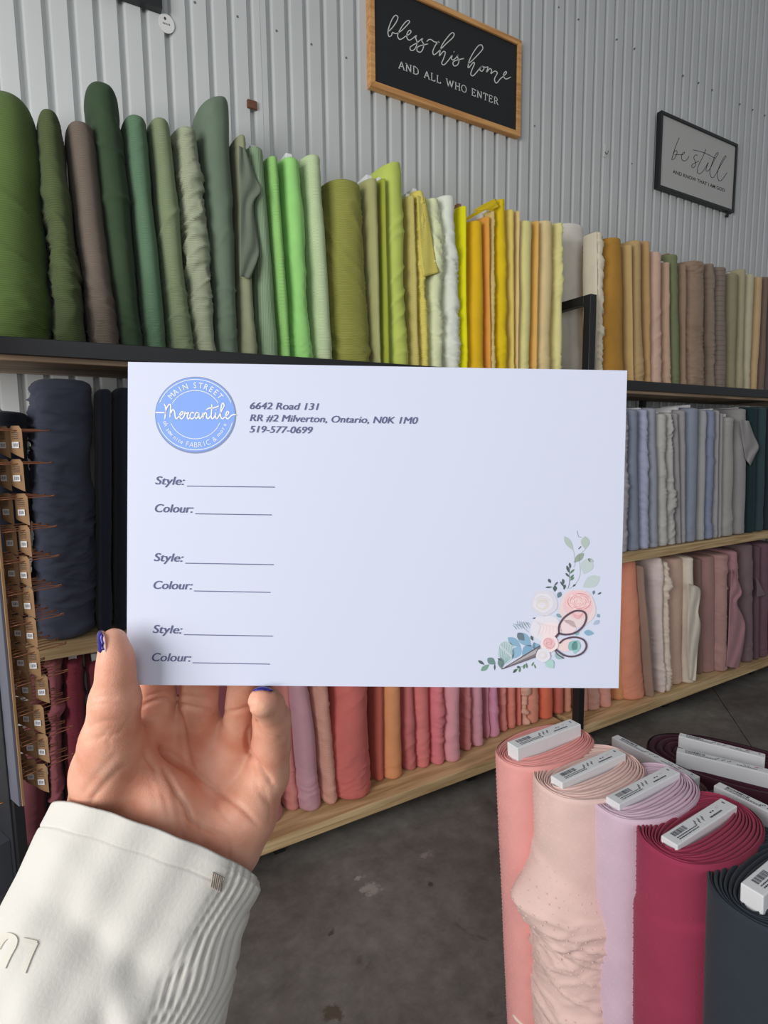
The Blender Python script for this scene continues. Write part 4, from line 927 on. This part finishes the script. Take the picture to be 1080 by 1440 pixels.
# bouquet and scissors (printed)
Q = lambda x, y: (x/4.909+660, y/4.909+730)
lay = {}
LV = [0]
def inkm(c): return plain('ink_%d_%d_%d' % c, c, .7, g=.95)
def leaf(x0, y0, x1, y1, w, c, lv=1):
    a, b = np.array(Q(x0, y0)), np.array(Q(x1, y1)); d = b-a; L = np.linalg.norm(d); nn = np.array([-d[1], d[0]])/L; w = w/4.909/2
    pts = [a+d*t+nn*w*math.sin(math.pi*t**.85) for t in np.linspace(0, 1, 9)]+[a+d*t-nn*w*math.sin(math.pi*t**.85) for t in np.linspace(1, 0, 9)[1:-1]]
    poly(lay.setdefault((c, lv), MB()), pts, cf, .00008+lv*.00005)
def blob(cx, cy, rx, ry, c, lv, wob=.03, n=28, ph=0):
    wob = min(wob, .04)
    cx, cy = Q(cx, cy); rx /= 4.909; ry /= 4.909
    pts = [(cx+rx*math.cos(t)*(1+wob*math.sin(5*t+ph)), cy+ry*math.sin(t)*(1+wob*math.sin(5*t+ph))) for t in np.linspace(0, 2*math.pi, n, endpoint=False)]
    poly(lay.setdefault((c, lv), MB()), pts, cf, .00008+lv*.00005)
def stroke(pts, w, c, lv, closed=False, taper=0): ribbon(lay.setdefault((c, lv), MB()), [Q(*p) for p in pts], w/4.909, cf, .00008+lv*.00005, 4, closed, taper)
SG = (176, 190, 184); SG2 = (190, 202, 202); DG = (78, 96, 96); GR = (96, 134, 104); BL_ = (134, 172, 198); TE = (134, 186, 186)
PK = (234, 196, 200); PK2 = (222, 150, 156); WH = (216, 212, 222); WH2 = (224, 221, 230); PLM = (92, 72, 88)
leaf(655, 118, 718, 215, 40, SG); leaf(800, 118, 800, 208, 60, SG); leaf(790, 235, 722, 300, 44, (150, 164, 152)); leaf(830, 270, 790, 380, 90, SG2); leaf(900, 398, 782, 470, 80, SG2); leaf(818, 275, 860, 295, 26, (170, 184, 180))
stroke([(718, 215), (730, 300), (722, 330)], 3, SG, 1); stroke([(800, 208), (760, 260), (765, 380), (730, 450), (690, 480)], 3, SG, 1); stroke([(745, 80), (755, 120), (775, 125)], 2, DG, 1); stroke([(755, 205), (770, 190)], 6, DG, 1)
for a_ in ((690, 300, 700, 340, 16), (672, 320, 688, 370, 18), (725, 345, 692, 378, 14), (664, 372, 690, 400, 14), (722, 382, 694, 412, 14), (724, 402, 694, 425, 14)): leaf(*a_, GR if a_[0] > 700 else DG)
stroke([(690, 330), (692, 430), (680, 480)], 3, DG, 1)
leaf(545, 412, 563, 442, 20, DG); leaf(524, 472, 576, 468, 12, DG); leaf(612, 432, 585, 462, 12, DG); leaf(592, 458, 590, 502, 28, DG); leaf(645, 412, 652, 450, 18, DG); leaf(628, 430, 655, 470, 14, DG); leaf(662, 450, 652, 488, 18, DG); leaf(632, 502, 610, 545, 32, (104, 128, 140)); leaf(735, 450, 712, 466, 12, DG)
leaf(862, 492, 855, 522, 18, (110, 126, 150)); leaf(912, 506, 885, 520, 12, DG); leaf(885, 655, 898, 680, 24, (130, 160, 180)); leaf(900, 700, 855, 728, 30, (170, 184, 210)); leaf(790, 780, 862, 790, 40, BL_); leaf(755, 775, 735, 805, 24, TE)
blob(518, 580, 92, 88, WH, 2); blob(510, 578, 70, 66, WH2, 3, .08); blob(505, 590, 44, 36, (222, 214, 208), 4, .1); blob(500, 592, 28, 22, WH2, 5, .1)
for k in range(5): stroke([(450+k*10, 560+k*8), (500, 530+k*14), (560-k*8, 560+k*6)], 3, (214, 204, 202), 6, taper=.8)
blob(745, 615, 128, 132, (228, 208, 210), 2); blob(750, 590, 100, 98, PK, 3, .07); blob(752, 572, 80, 62, (238, 206, 206), 4, .08)
for r_i, (rx, ry) in enumerate(((78, 56), (62, 46), (48, 36), (34, 26), (20, 15))):
    for a0 in (0, 2.2, 4.2): stroke([(758+rx*math.cos(t), 570+ry*math.sin(t)) for t in np.linspace(a0+r_i*.7, a0+r_i*.7+1.5, 6)], 7-r_i, PK2, 5, taper=.9)
for k in range(3): stroke([(700+k*10, 640+k*14), (750, 668+k*10), (800-k*10, 636+k*12)], 5, (228, 170, 174), 5, taper=.9)
blob(530, 755, 108, 92, WH2, 2, .08); blob(560, 770, 70, 60, (240, 222, 224), 3, .1)
for k in range(6): stroke([(450+k*22, 700+k*10), (490+k*22, 740), (470+k*26, 800)], 3, (226, 206, 212), 4, taper=.9)
blob(680, 745, 58, 50, (236, 212, 216), 2); blob(662, 870, 62, 44, (236, 208, 210), 2); leaf(600, 655, 640, 680, 24, (130, 160, 170), 3)
for k in range(6): leaf(300+k*18, 728-k*4, 330+k*18, 765-k*2, 7, (150, 168, 178)); leaf(330+k*14, 700+k*2, 335+k*18, 735, 6, (170, 184, 192))
stroke([(300, 722), (360, 740), (410, 780)], 2.5, (140, 158, 170), 1); leaf(436, 684, 468, 684, 9, DG)
leaf(265, 818, 355, 882, 52, BL_); leaf(333, 785, 428, 880, 74, BL_); leaf(333, 785, 380, 838, 50, (104, 122, 134), 2); leaf(352, 880, 295, 965, 66, (140, 178, 204)); leaf(430, 870, 365, 945, 66, (128, 166, 194)); leaf(425, 805, 440, 840, 20, DG); leaf(445, 850, 470, 920, 40, (104, 140, 160)); leaf(455, 860, 490, 895, 30, BL_, 2)
blob(255, 918, 56, 76, (182, 202, 206), 1, .1)
for k in range(7): stroke([(222, 1020), (215+k*12, 950), (208+k*17, 850+abs(k-2)*10)], 5, (150, 178, 180), 2, taper=.7)
for k in range(6): stroke([(210+k*14, 870+k*12), (230+k*12, 900+k*10)], 9, (214, 224, 232), 3)
leaf(60, 975, 104, 1005, 20, DG); leaf(125, 960, 180, 1003, 48, (110, 140, 138)); leaf(80, 1048, 138, 1003, 34, (122, 158, 142)); leaf(175, 1002, 175, 1045, 12, DG); leaf(215, 955, 222, 1035, 46, (112, 136, 136), 2); leaf(195, 962, 220, 975, 12, DG, 3)
for a_ in ((300, 1060, 330, 1040, 16), (326, 1022, 352, 1020, 16), (345, 1058, 352, 1022, 14), (375, 1035, 380, 1000, 14), (398, 1030, 392, 992, 14), (430, 1015, 446, 985, 12), (458, 1032, 448, 1000, 10), (305, 1045, 335, 1035, 12)): leaf(*a_, DG if a_[4] == 16 else GR)
stroke([(320, 1040), (400, 1000)], 3, GR, 1)
# scissors
stroke([(618, 775), (622, 730), (660, 675), (730, 634), (790, 640), (808, 680), (785, 740), (730, 785), (665, 797), (625, 790)], 13, PLM, 7, True)
stroke([(625, 855), (660, 828), (730, 815), (790, 835), (808, 880), (780, 925), (720, 948), (660, 942), (610, 910), (600, 900)], 12, PLM, 7)
poly(lay.setdefault(((120, 112, 118), 6), MB()), [Q(225, 1036), Q(490, 872), Q(470, 945)], cf, .00038); poly(lay.setdefault(((172, 168, 172), 7), MB()), [Q(260, 1018), Q(470, 892), Q(456, 930)], cf, .00043)
stroke([(618, 790), (590, 822)], 16, PLM, 7); stroke([(225, 1036), (490, 872)], 4, PLM, 8); stroke([(225, 1036), (470, 948)], 4, PLM, 8); stroke([(590, 905), (610, 935), (650, 960)], 7, PLM, 7)
leaf(690, 850, 745, 900, 80, TE, 6); leaf(745, 835, 725, 930, 60, (150, 198, 194), 6); leaf(590, 930, 650, 960, 48, (150, 180, 184), 6); leaf(535, 970, 580, 1030, 60, (170, 206, 202), 6)
blob(553, 860, 62, 58, (240, 222, 222), 8); blob(552, 858, 42, 38, PK, 9)
for r_i, rr_ in enumerate((38, 28, 18, 9)): 
    for a0 in (0, 3): stroke([(550+rr_*math.cos(t), 858+rr_*math.sin(t)) for t in np.linspace(a0+r_i, a0+r_i+2, 6)], 5, PK2, 10, taper=.9)
blob(510, 940, 50, 48, WH2, 9, .1); blob(505, 940, 30, 26, (224, 214, 212), 10, .1); blob(503, 940, 20, 16, WH2, 11)
bq = child('bouquet_print', [cf(700, 940, .0001), cf(701, 940, .0001), cf(701, 941, .0001)], [(0, 1, 2)], inkm(DG), card)
for (c, lv), m_ in lay.items():
    nm = 'scissors_print' if c == PLM else 'flower_print'
    child(nm, m_.V, m_.F, inkm(c), card)
bpy.data.objects.remove(bq)

# ------------------------------------------------------------------ hand
def T3(px, py, z): return np.array([(px-540)*z/F, (py-720)*z/F, z])
def surface_nets(vals, lo, h):
    s = vals < 0; nx, ny, nz = vals.shape
    occ = np.zeros((nx-1, ny-1, nz-1), np.int8)
    for i in (0, 1):
        for j in (0, 1):
            for k in (0, 1): occ += s[i:nx-1+i, j:ny-1+j, k:nz-1+k]
    mixed = (occ > 0) & (occ < 8); idx = -np.ones(mixed.shape, int); I = np.argwhere(mixed); idx[mixed] = np.arange(len(I))
    acc = np.zeros((len(I), 3)); cnt = np.zeros(len(I))
    cs = [(i, j, k) for i in (0, 1) for j in (0, 1) for k in (0, 1)]
    for a in cs:
        for b in cs:
            if sum(abs(x-y) for x, y in zip(a, b)) != 1 or a > b: continue
            va = vals[I[:, 0]+a[0], I[:, 1]+a[1], I[:, 2]+a[2]]; vb = vals[I[:, 0]+b[0], I[:, 1]+b[1], I[:, 2]+b[2]]
            m = (va < 0) != (vb < 0); t = np.where(m, va/np.where(m, va-vb, 1), 0)
            acc += np.where(m[:, None], np.array(a)+t[:, None]*(np.array(b)-np.array(a)), 0); cnt += m
    V = (I+acc/cnt[:, None])*h+lo
    Fc = []
    for ax in range(3):
        o1, o2 = [a for a in range(3) if a != ax]
        sl0 = [slice(None)]*3; sl1 = [slice(None)]*3; sl0[ax] = slice(0, -1); sl1[ax] = slice(1, None)
        ch = s[tuple(sl0)] != s[tuple(sl1)]; E = np.argwhere(ch)
        E = E[(E[:, o1] > 0) & (E[:, o2] > 0) & (E[:, o1] < vals.shape[o1]-1) & (E[:, o2] < vals.shape[o2]-1)]
        ins = s[E[:, 0], E[:, 1], E[:, 2]]
        q = []
        for d1, d2 in ((-1, -1), (0, -1), (0, 0), (-1, 0)):
            c = E.copy(); c[:, o1] += d1; c[:, o2] += d2; q.append(idx[c[:, 0], c[:, 1], c[:, 2]])
        q = np.stack(q, 1); flip = ins if ax != 1 else ~ins
        q[~flip] = q[~flip][:, ::-1]; Fc.append(q)
    return V, np.concatenate(Fc)
hs = .00115
lo = np.array([-.205, .02, .262]); hi = np.array([-.03, .275, .375])
gx, gy, gz = [np.arange(lo[i], hi[i], hs) for i in range(3)]
G = np.stack(np.meshgrid(gx, gy, gz, indexing='ij'), -1).astype(np.float32)
def cap(a, b, flat=1.):
    """tapered capsule: a, b = (px, py, z, r_px)"""
    A, B = T3(*a[:3]), T3(*b[:3]); ra, rb = a[3]*a[2]/F, b[3]*b[2]/F
    s = np.array([1, 1, flat]); Ps = (G-A)*s; d = (B-A)*s; t = np.clip((Ps @ d)/d.dot(d), 0, 1)
    return (np.linalg.norm(Ps-t[..., None]*d, axis=-1)-(ra+(rb-ra)*t))/(1 if flat == 1 else flat**.5)
def smin(a, b, k):
    h = np.clip(.5+.5*(b-a)/k, 0, 1); return b+(a-b)*h-k*h*(1-h)
def chain(pts, k=.003, flat=1.):
    d = cap(pts[0], pts[1], flat)
    for p, q in zip(pts[1:-1], pts[2:]): d = smin(d, cap(p, q, flat), k)
    return d
palm = cap((218, 1010, .336, 30), (205, 1140, .334, 42), 1.5)
for a, b in (((277, 1015, .341, 30), (245, 1160, .340, 46)), ((332, 1035, .341, 28), (290, 1180, .337, 46)), ((374, 1085, .336, 26), (325, 1190, .331, 42))):
    palm = smin(palm, cap(a, b, 1.5), .006)
hyp = chain([(368, 1105, .330, 24), (348, 1150, .325, 36), (308, 1208, .319, 46)], .006)
then = chain([(156, 1046, .302, 40), (153, 1084, .311, 46), (150, 1150, .332, 54)], .008)
pad = chain([(200, 1075, .313, 24), (228, 1125, .314, 34), (235, 1180, .316, 44)], .006)
wrist = chain([(215, 1195, .322, 100), (150, 1330, .312, 96)], .01, 1.5)
palm = smin(smin(smin(palm, hyp, .009), smin(then, pad, .009), .007), wrist, .014)
palm = smin(palm, cap((190, 1040, .316, 20), (222, 1015, .334, 24)), .008)
thumb = chain([(160, 902, .2885, 18.5), (163, 925, .2885, 22), (163, 945, .2895, 24.5), (162, 985, .293, 33), (157, 1046, .301, 40)], .004)
idxf = chain([(220, 1012, .335, 27), (222, 930, .322, 25.5), (225, 850, .3125, 22), (230, 790, .3085, 17)], .003)
midf = chain([(277, 1015, .340, 27.5), (285, 910, .323, 26), (290, 820, .3125, 22), (293, 760, .3085, 17)], .003)
rngf = chain([(336, 1030, .340, 24), (346, 940, .325, 23), (350, 860, .3135, 20), (352, 800, .309, 16)], .003)
pky = chain([(378, 1090, .335, 28), (381, 1050, .329, 27), (382, 1012, .320, 26), (377, 992, .309, 22.5), (369, 987, .299, 20.5)], .0025)
hand = smin(palm, thumb, .006)
for f_ in (idxf, midf, rngf): hand = np.minimum(hand, smin(palm, f_, .004))
hand = np.minimum(hand, smin(palm, pky, .005))
V, Fh = surface_nets(hand, lo, hs); del G
# smooth once, then carve creases
def vnormals(V, Fq):
    n = np.cross(V[Fq[:, 2]]-V[Fq[:, 0]], V[Fq[:, 3]]-V[Fq[:, 1]]); N = np.zeros_like(V)
    for k in range(4): np.add.at(N, Fq[:, k], n)
    return N/np.maximum(np.linalg.norm(N, axis=1, keepdims=True), 1e-12)
for it in range(2):
    acc = np.zeros_like(V); c = np.zeros(len(V))
    for k in range(4): np.add.at(acc, Fh[:, k], V[Fh[:, (k+1) % 4]]); np.add.at(c, Fh[:, k], 1)
    V = V*.4+.6*acc/c[:, None]
N = vnormals(V, Fh)
if (N*(V-V.mean(0))).sum() < 0: Fh = Fh[:, ::-1]; N = -N
px_ = 540+F*V[:, 0]/V[:, 2]; py_ = 720+F*V[:, 1]/V[:, 2]
facing = np.clip(-N[:, 2]*2.5, 0, 1)
def crease(pts, wd, dep):
    pts = np.array([v[:2] for v in catmull([p+(0,) for p in pts], 5)]); best = np.full(len(V), 1e9); tb = np.zeros(len(V)); m = len(pts)-1
    for i in range(m):
        a, b = pts[i], pts[i+1]; d = b-a; L2 = d.dot(d)+1e-9
        t = np.clip(((px_-a[0])*d[0]+(py_-a[1])*d[1])/L2, 0, 1); dd = np.hypot(px_-a[0]-t*d[0], py_-a[1]-t*d[1])
        k = dd < best; best[k] = dd[k]; tb[k] = (i+t[k])/m
    return -dep*np.exp(-(best/wd)**2)*np.clip(np.sin(np.pi*np.clip(tb, .03, .97))*3, 0, 1)*facing
K = lambda L: [(x/2.842+60, y/2.842+860) for x, y in L]
disp = np.zeros(len(V))
for L, wd, dep in [
  ([(392, 512), (440, 530), (480, 580), (495, 640), (530, 710), (580, 790), (600, 860)], 3.4, .0022),
  ([(395, 540), (420, 590), (455, 640)], 3, .0012), ([(390, 500), (470, 545), (540, 590), (600, 640)], 4, .0009),
  ([(527, 370), (560, 450), (580, 560), (610, 640), (700, 715), (800, 790), (858, 850)], 3.2, .0015),
  ([(390, 385), (440, 360), (490, 350), (535, 365)], 2.6, .0016), ([(540, 368), (600, 385), (690, 398)], 2.6, .0016), ([(700, 400), (760, 400), (835, 380)], 3, .0012),
  ([(850, 430), (870, 475), (910, 500), (975, 506)], 2.4, .0017), ([(815, 490), (825, 560), (865, 620), (925, 695)], 3.2, .0020), ([(830, 455), (815, 500)], 3, .0014),
  ([(405, 345), (470, 325), (525, 320)], 2.2, .0009), ([(545, 330), (620, 345), (700, 340)], 2.2, .0008),
  ([(560, 800), (620, 850), (720, 900), (745, 950), (740, 1000)], 3, .0012), ([(520, 700), (540, 780), (560, 880), (580, 960)], 4, .0005), ([(620, 830), (640, 900), (650, 960)], 4, .0004),
  ([(340, 600), (250, 690), (190, 760)], 5, .0007), ([(300, 560), (230, 640), (150, 740)], 5, .0004), ([(700, 700), (700, 780), (760, 850)], 4, .0006),
  ([(480, 720), (500, 800), (510, 900)], 4, .0004), ([(430, 680), (450, 760), (440, 850)], 4, .0003), ([(840, 620), (860, 700), (900, 770)], 3, .0006), ([(880, 700), (910, 780), (905, 850)], 2.5, .0006),
  ([(195, 350), (250, 340), (300, 345)], 2.4, .0005), ([(190, 375), (250, 368), (330, 372)], 2.4, .0004), ([(170, 470), (240, 440), (330, 430)], 3, .0004), ([(160, 520), (240, 500), (340, 480)], 3, .0004)]:
    disp += crease(K(L), wd, dep)
for k in range(26):                              # fine skin lines on the thumb ball and heel
    a = np.array([rng.uniform(90, 330), rng.uniform(1000, 1200)]); ang = rng.normal(2.1 if a[0] < 200 else 1.0, .25); L = rng.uniform(15, 40)
    disp += crease([tuple(a), tuple(a+np.array([math.cos(ang), math.sin(ang)])*L/2+rng.normal(0, 2, 2)), tuple(a+np.array([math.cos(ang), math.sin(ang)])*L)], 1.8, .00028)
V = V+N*disp[:, None]
def skin():
    m, n, b = nt('skin'); tc = node(n, 'ShaderNodeTexCoord')
    n1 = node(n, 'ShaderNodeTexNoise', Scale=45., Detail=5); n2 = node(n, 'ShaderNodeTexNoise', Scale=900., Detail=2); n3 = node(n, 'ShaderNodeTexVoronoi', Scale=1100.)
    for x in (n1, n2, n3): n.links.new(tc.outputs['Object'], x.inputs['Vector'])
    cr = node(n, 'ShaderNodeValToRGB'); cr.color_ramp.elements[0].position = .32; cr.color_ramp.elements[1].position = .68
    cr.color_ramp.elements[0].color = (.60, .25, .16, 1); cr.color_ramp.elements[1].color = (.74, .41, .295, 1)
    n.links.new(n1.outputs['Fac'], cr.inputs[0]); n.links.new(cr.outputs[0], b.inputs['Base Color'])
    b.inputs['Roughness'].default_value = .48; b.inputs['Specular IOR Level'].default_value = .35
    b.inputs['Subsurface Weight'].default_value = .35; b.inputs['Subsurface Radius'].default_value = (1, .35, .2); b.inputs['Subsurface Scale'].default_value = .006
    bp = node(n, 'ShaderNodeBump', Strength=.16, Distance=.0006); n.links.new(n3.outputs['Distance'], bp.inputs['Height']); n.links.new(bp.outputs[0], b.inputs['Normal'])
    return m
toW = lambda A: O+np.asarray(A) @ R.T
pc = Pz(200, 1150, .315)
person = mesh('person', toW(V), Fh, skin(), None, True, loc=pc)
tag(person, 'left hand in a pale jacket sleeve, palm up to the camera, holding the white card', 'person')
md = person.modifiers.new('s', 'SMOOTH'); md.factor = .5; md.iterations = 1
# nails
def nail(axis, rr, ph0, ph1, side, front, name, mat, n=12, m=10, jag=0):
    """patch on a finger end; axis = list of cam-space points, side/front = unit vectors"""
    V = []; ax = catmull(axis, 4); L = len(ax)-1
    for i in range(n):
        s = i/(n-1)*L; k = min(int(s), L-1); c = ax[k]+(ax[k+1]-ax[k])*(s-k); u = i/(n-1); r0 = rr*(1 if u < .7 else 1-.22*((u-.7)/.3)**2)
        for j in range(m):
            v = j/(m-1); sp = math.sqrt(max(0, 1-((u-.5)*2)**6)) ; mid = (ph0+ph1)/2; ph = mid+(v-.5)*(ph1-ph0)*sp
            if jag: ph = mid+(v-.5)*(ph1-ph0)*sp*(1-(.10*abs(math.sin(u*11))+.25*(u < .3))*(v > .5))
            V.append(c+r0*(math.cos(ph)*side+math.sin(ph)*front))
    Fc = [(i*m+j, i*m+j+1, (i+1)*m+j+1, (i+1)*m+j) for i in range(n-1) for j in range(m-1)]
    W = toW(V); o = child(name, W, Fc, mat, person, True); md = o.modifiers.new('t', 'SOLIDIFY'); md.thickness = .0005; md.offset = 0
    return o
NAILP = plain('nail_polish', (44, 36, 112), .18, .35, g=1.2); NAILM = plain('nail', (226, 186, 180), .35, g=1.1)
L_, Fr = np.array([-1., 0, 0]), np.array([0, 0, -1.])
zt_ = .2885; rt = 21.5*zt_/F
nail([T3(164, 924, zt_), T3(162.5, 905, zt_), T3(160.5, 886, zt_)], rt*.99, -.5, 1.42, L_, Fr, 'thumbnail', NAILM)
p_ = nail([T3(163.5, 917, zt_), T3(162, 902, zt_), T3(160.5, 885, zt_)], rt*1.03, -.45, 1.36, L_, Fr, 'nail_polish', NAILP, n=20, jag=1); p_['label'] = 'chipped metallic dark blue nail polish'
U_ = np.array([0., -1, 0]); r2 = 20.5*.3/F
p_ = nail([T3(372, 987, .306), T3(370, 987, .300), T3(369, 987, .2955)], r2*1.02, -.75, .75, U_, np.array([1., 0, 0]), 'nail', NAILP); p_['label'] = 'little finger nail with dark blue polish'

# sleeve
secs = [  # left px,py ; right px,py ; z centre ; half thickness (m) ; bow of the near edge (px along the axis)
 ((76, 1142), (364, 1248), .315, .040, 66), ((70, 1154), (367, 1260), .314, .040, 66), ((55, 1184), (352, 1284), .312, .041, 60), ((34, 1228), (342, 1320), .308, .040, 45), ((8, 1280), (335, 1358), .303, .043, 28),
 ((-25, 1345), (324, 1405), .296, .046, 12), ((-60, 1410), (311, 1462), .288, .048, 0), ((-110, 1510), (290, 1560), .276, .052, 0), ((-170, 1640), (262, 1700), .260, .056, 0)]
nu, nv = 260, 200
ks = np.linspace(0, len(secs)-1, nv); arr = np.array([[s[0][0], s[0][1], s[1][0], s[1][1], s[2], s[3], s[4]] for s in secs], float)
sm = np.stack([np.interp(ks, range(len(secs)), arr[:, j]) for j in range(7)], 1)
for _ in range(3): sm[1:-1] = (sm[:-2]+2*sm[1:-1]+sm[2:])/4
th = np.linspace(0, 2*np.pi, nu, endpoint=False); V = np.zeros((nv, nu, 3)); 
axd = T3(215-60, 1190+150, .305)-T3(215, 1190, .315); axd /= np.linalg.norm(axd)
for i in range(nv):
    lx, ly, rx, ry, z, ht, bow = sm[i]; zl = z+.004; zr_ = z+.004
    Lp, Rp = T3(lx, ly, zl), T3(rx, ry, zr_); c = (Lp+Rp)/2; ua = (Rp-Lp)/2; nn = np.cross(ua, axd); nn /= np.linalg.norm(nn)
    if nn[2] > 0: nn = -nn                       # towards the camera
    x = np.sign(np.cos(th))*np.abs(np.cos(th))**.8; y = np.sign(np.sin(th))*np.abs(np.sin(th))**.8
    t = ks[i]/(len(secs)-1)
    # folds: broad diagonal dents, pleated knit side on the right, cuff seam
    s = (1-x)/2
    f = np.zeros(nu); front = np.clip(y, 0, 1)
    gx_ = lx+(rx-lx)*(1+x)/2; gy_ = ly+(ry-ly)*(1+x)/2
    def dent(cx, cy, ang, L, W, dep):
        ca, sa = math.cos(ang), math.sin(ang); a = (gx_-cx)*ca+(gy_-cy)*sa; b = -(gx_-cx)*sa+(gy_-cy)*ca
        return -dep*np.exp(-(a/L)**2-(b/W)**2)*front
    f += dent(150, 1292, .5, 80, 20, .0055)+dent(235, 1335, .15, 50, 26, .0045)+dent(210, 1400, 1.1, 50, 18, .004)+dent(40, 1415, .1, 60, 16, .003)+dent(105, 1350, .9, 70, 30, -.003)+dent(120, 1220, .6, 60, 18, -.002)+dent(215, 1380, 1.2, 60, 18, -.003)
    gp = np.clip((gx_-(322-150*np.clip((gy_-1225)/260, 0, 1)-4))/26, 0, 1)*np.clip((gy_-1215)/25, .3, 1)
    gp = gp*(y > -.4)
    wv = np.abs(np.sin((gx_+.42*(gy_-1220)+5*np.sin(gy_/17))*math.pi/10.5))
    f += -gp*.0026*(1-wv)**2.4
    f += -.0007*np.exp(-((ks[i]-1.55)/.05)**2)*(1-gp)
    f += .0006*np.sin(gx_*.09+gy_*.05)*(1-gp)
    P3 = c+x[:, None]*ua[None]*(1+f[:, None]/np.linalg.norm(ua))+y[:, None]*nn[None]*(ht+f[:, None])-axd[None]*(bow*.315/F)*(y[:, None])
    V[i] = P3
inner = []
for sc_ in (.985, .97, .965): 
    c = V[0].mean(0); inner.append(c+(V[0]-c)*sc_+axd*(.0 if sc_ == .985 else (.004 if sc_ == .97 else .03)))
c = V[0].mean(0); rim = c+(V[0]-c)*.995-axd*.0012
allv = np.concatenate([inner[2], inner[1], inner[0], rim, V.reshape(-1, 3)]); nr = nv+4
Fs = [(i*nu+q_, i*nu+(q_+1) % nu, (i+1)*nu+(q_+1) % nu, (i+1)*nu+q_) for i in range(nr-1) for q_ in range(nu)]
# outside must face outwards
v0, v1, v2 = allv[Fs[nu*20][0]], allv[Fs[nu*20][1]], allv[Fs[nu*20][2]]
if np.cross(v1-v0, v2-v0).dot(v0-V[16].mean(0)) < 0: Fs = [f_[::-1] for f_ in Fs]
SLV = plain('jacket_cloth', (204, 201, 194), .75, g=.94, bump=.12, scale=500, spec=.3)
slv = child('jacket_sleeve', toW(allv), Fs, SLV, person, True)
bv = BVHTree.FromPolygons([tuple(v) for v in toW(allv)], Fs)
def on_sleeve(px, py, off):
    r = Vector(ray(px, py)).normalized(); hit = bv.ray_cast(Vector(O), r)
    if hit[0] is None: return None
    n_ = hit[1]; n_ = -n_ if n_.dot(r) > 0 else n_
    return np.array(hit[0]+n_*off)
def raised(pts, wd, name):
    pp = catmull([p+(0,) for p in pts], 6) if len(pts) > 2 else [np.array(pts[0]+(0,)), np.array(pts[1]+(0,))]
    m = len(pp); rows = []
    for i in range(m):
        a = pp[max(i-1, 0)]; b = pp[min(i+1, m-1)]; t = b-a; L = math.hypot(t[0], t[1]); nx, ny = -t[1]/L, t[0]/L; x, y = pp[i][:2]
        row = [on_sleeve(x+nx*wd/2, y+ny*wd/2, -.0002), on_sleeve(x+nx*wd*.44, y+ny*wd*.44, .0007), on_sleeve(x-nx*wd*.44, y-ny*wd*.44, .0007), on_sleeve(x-nx*wd/2, y-ny*wd/2, -.0002)]
        if any(r is None for r in row): continue
        rows.append(row)
    if len(rows) < 2: return
    V = [r for row in rows for r in row]; k = len(rows)
    Fc = [(i*4+j, i*4+j+1, (i+1)*4+j+1, (i+1)*4+j) for i in range(k-1) for j in range(3)]+[(0, 1, 2, 3), tuple((k-1)*4+j for j in range(4))[::-1]]
    o = child(name, V, Fc, plain('raised_letter', (200, 196, 184), .6, g=.95), person); return o
B = lambda L: [(x/12+0, y/12+1290) for x, y in L]
raised(B([(60, 840), (150, 640), (240, 470), (258, 370), (200, 320), (120, 320), (40, 400), (-30, 520)]), 9.5, 'raised_letter')
raised(B([(400, 385), (500, 405), (630, 440)]), 8, 'raised_letter'); raised(B([(620, 420), (520, 640), (410, 930)]), 7, 'raised_letter')
# cuff seam stitch patch
mb = MB()
for k in range(7):
    a = on_sleeve(300+k*2.4, 1226+k*1.2, .0005); b = on_sleeve(296+k*2.4, 1247+k*1.3, .0005)
    if a is not None and b is not None: mb.tube([a, b], .0004, 5)
child('bar_tack', mb.V, mb.F, plain('tack', (160, 148, 136), .8), person)
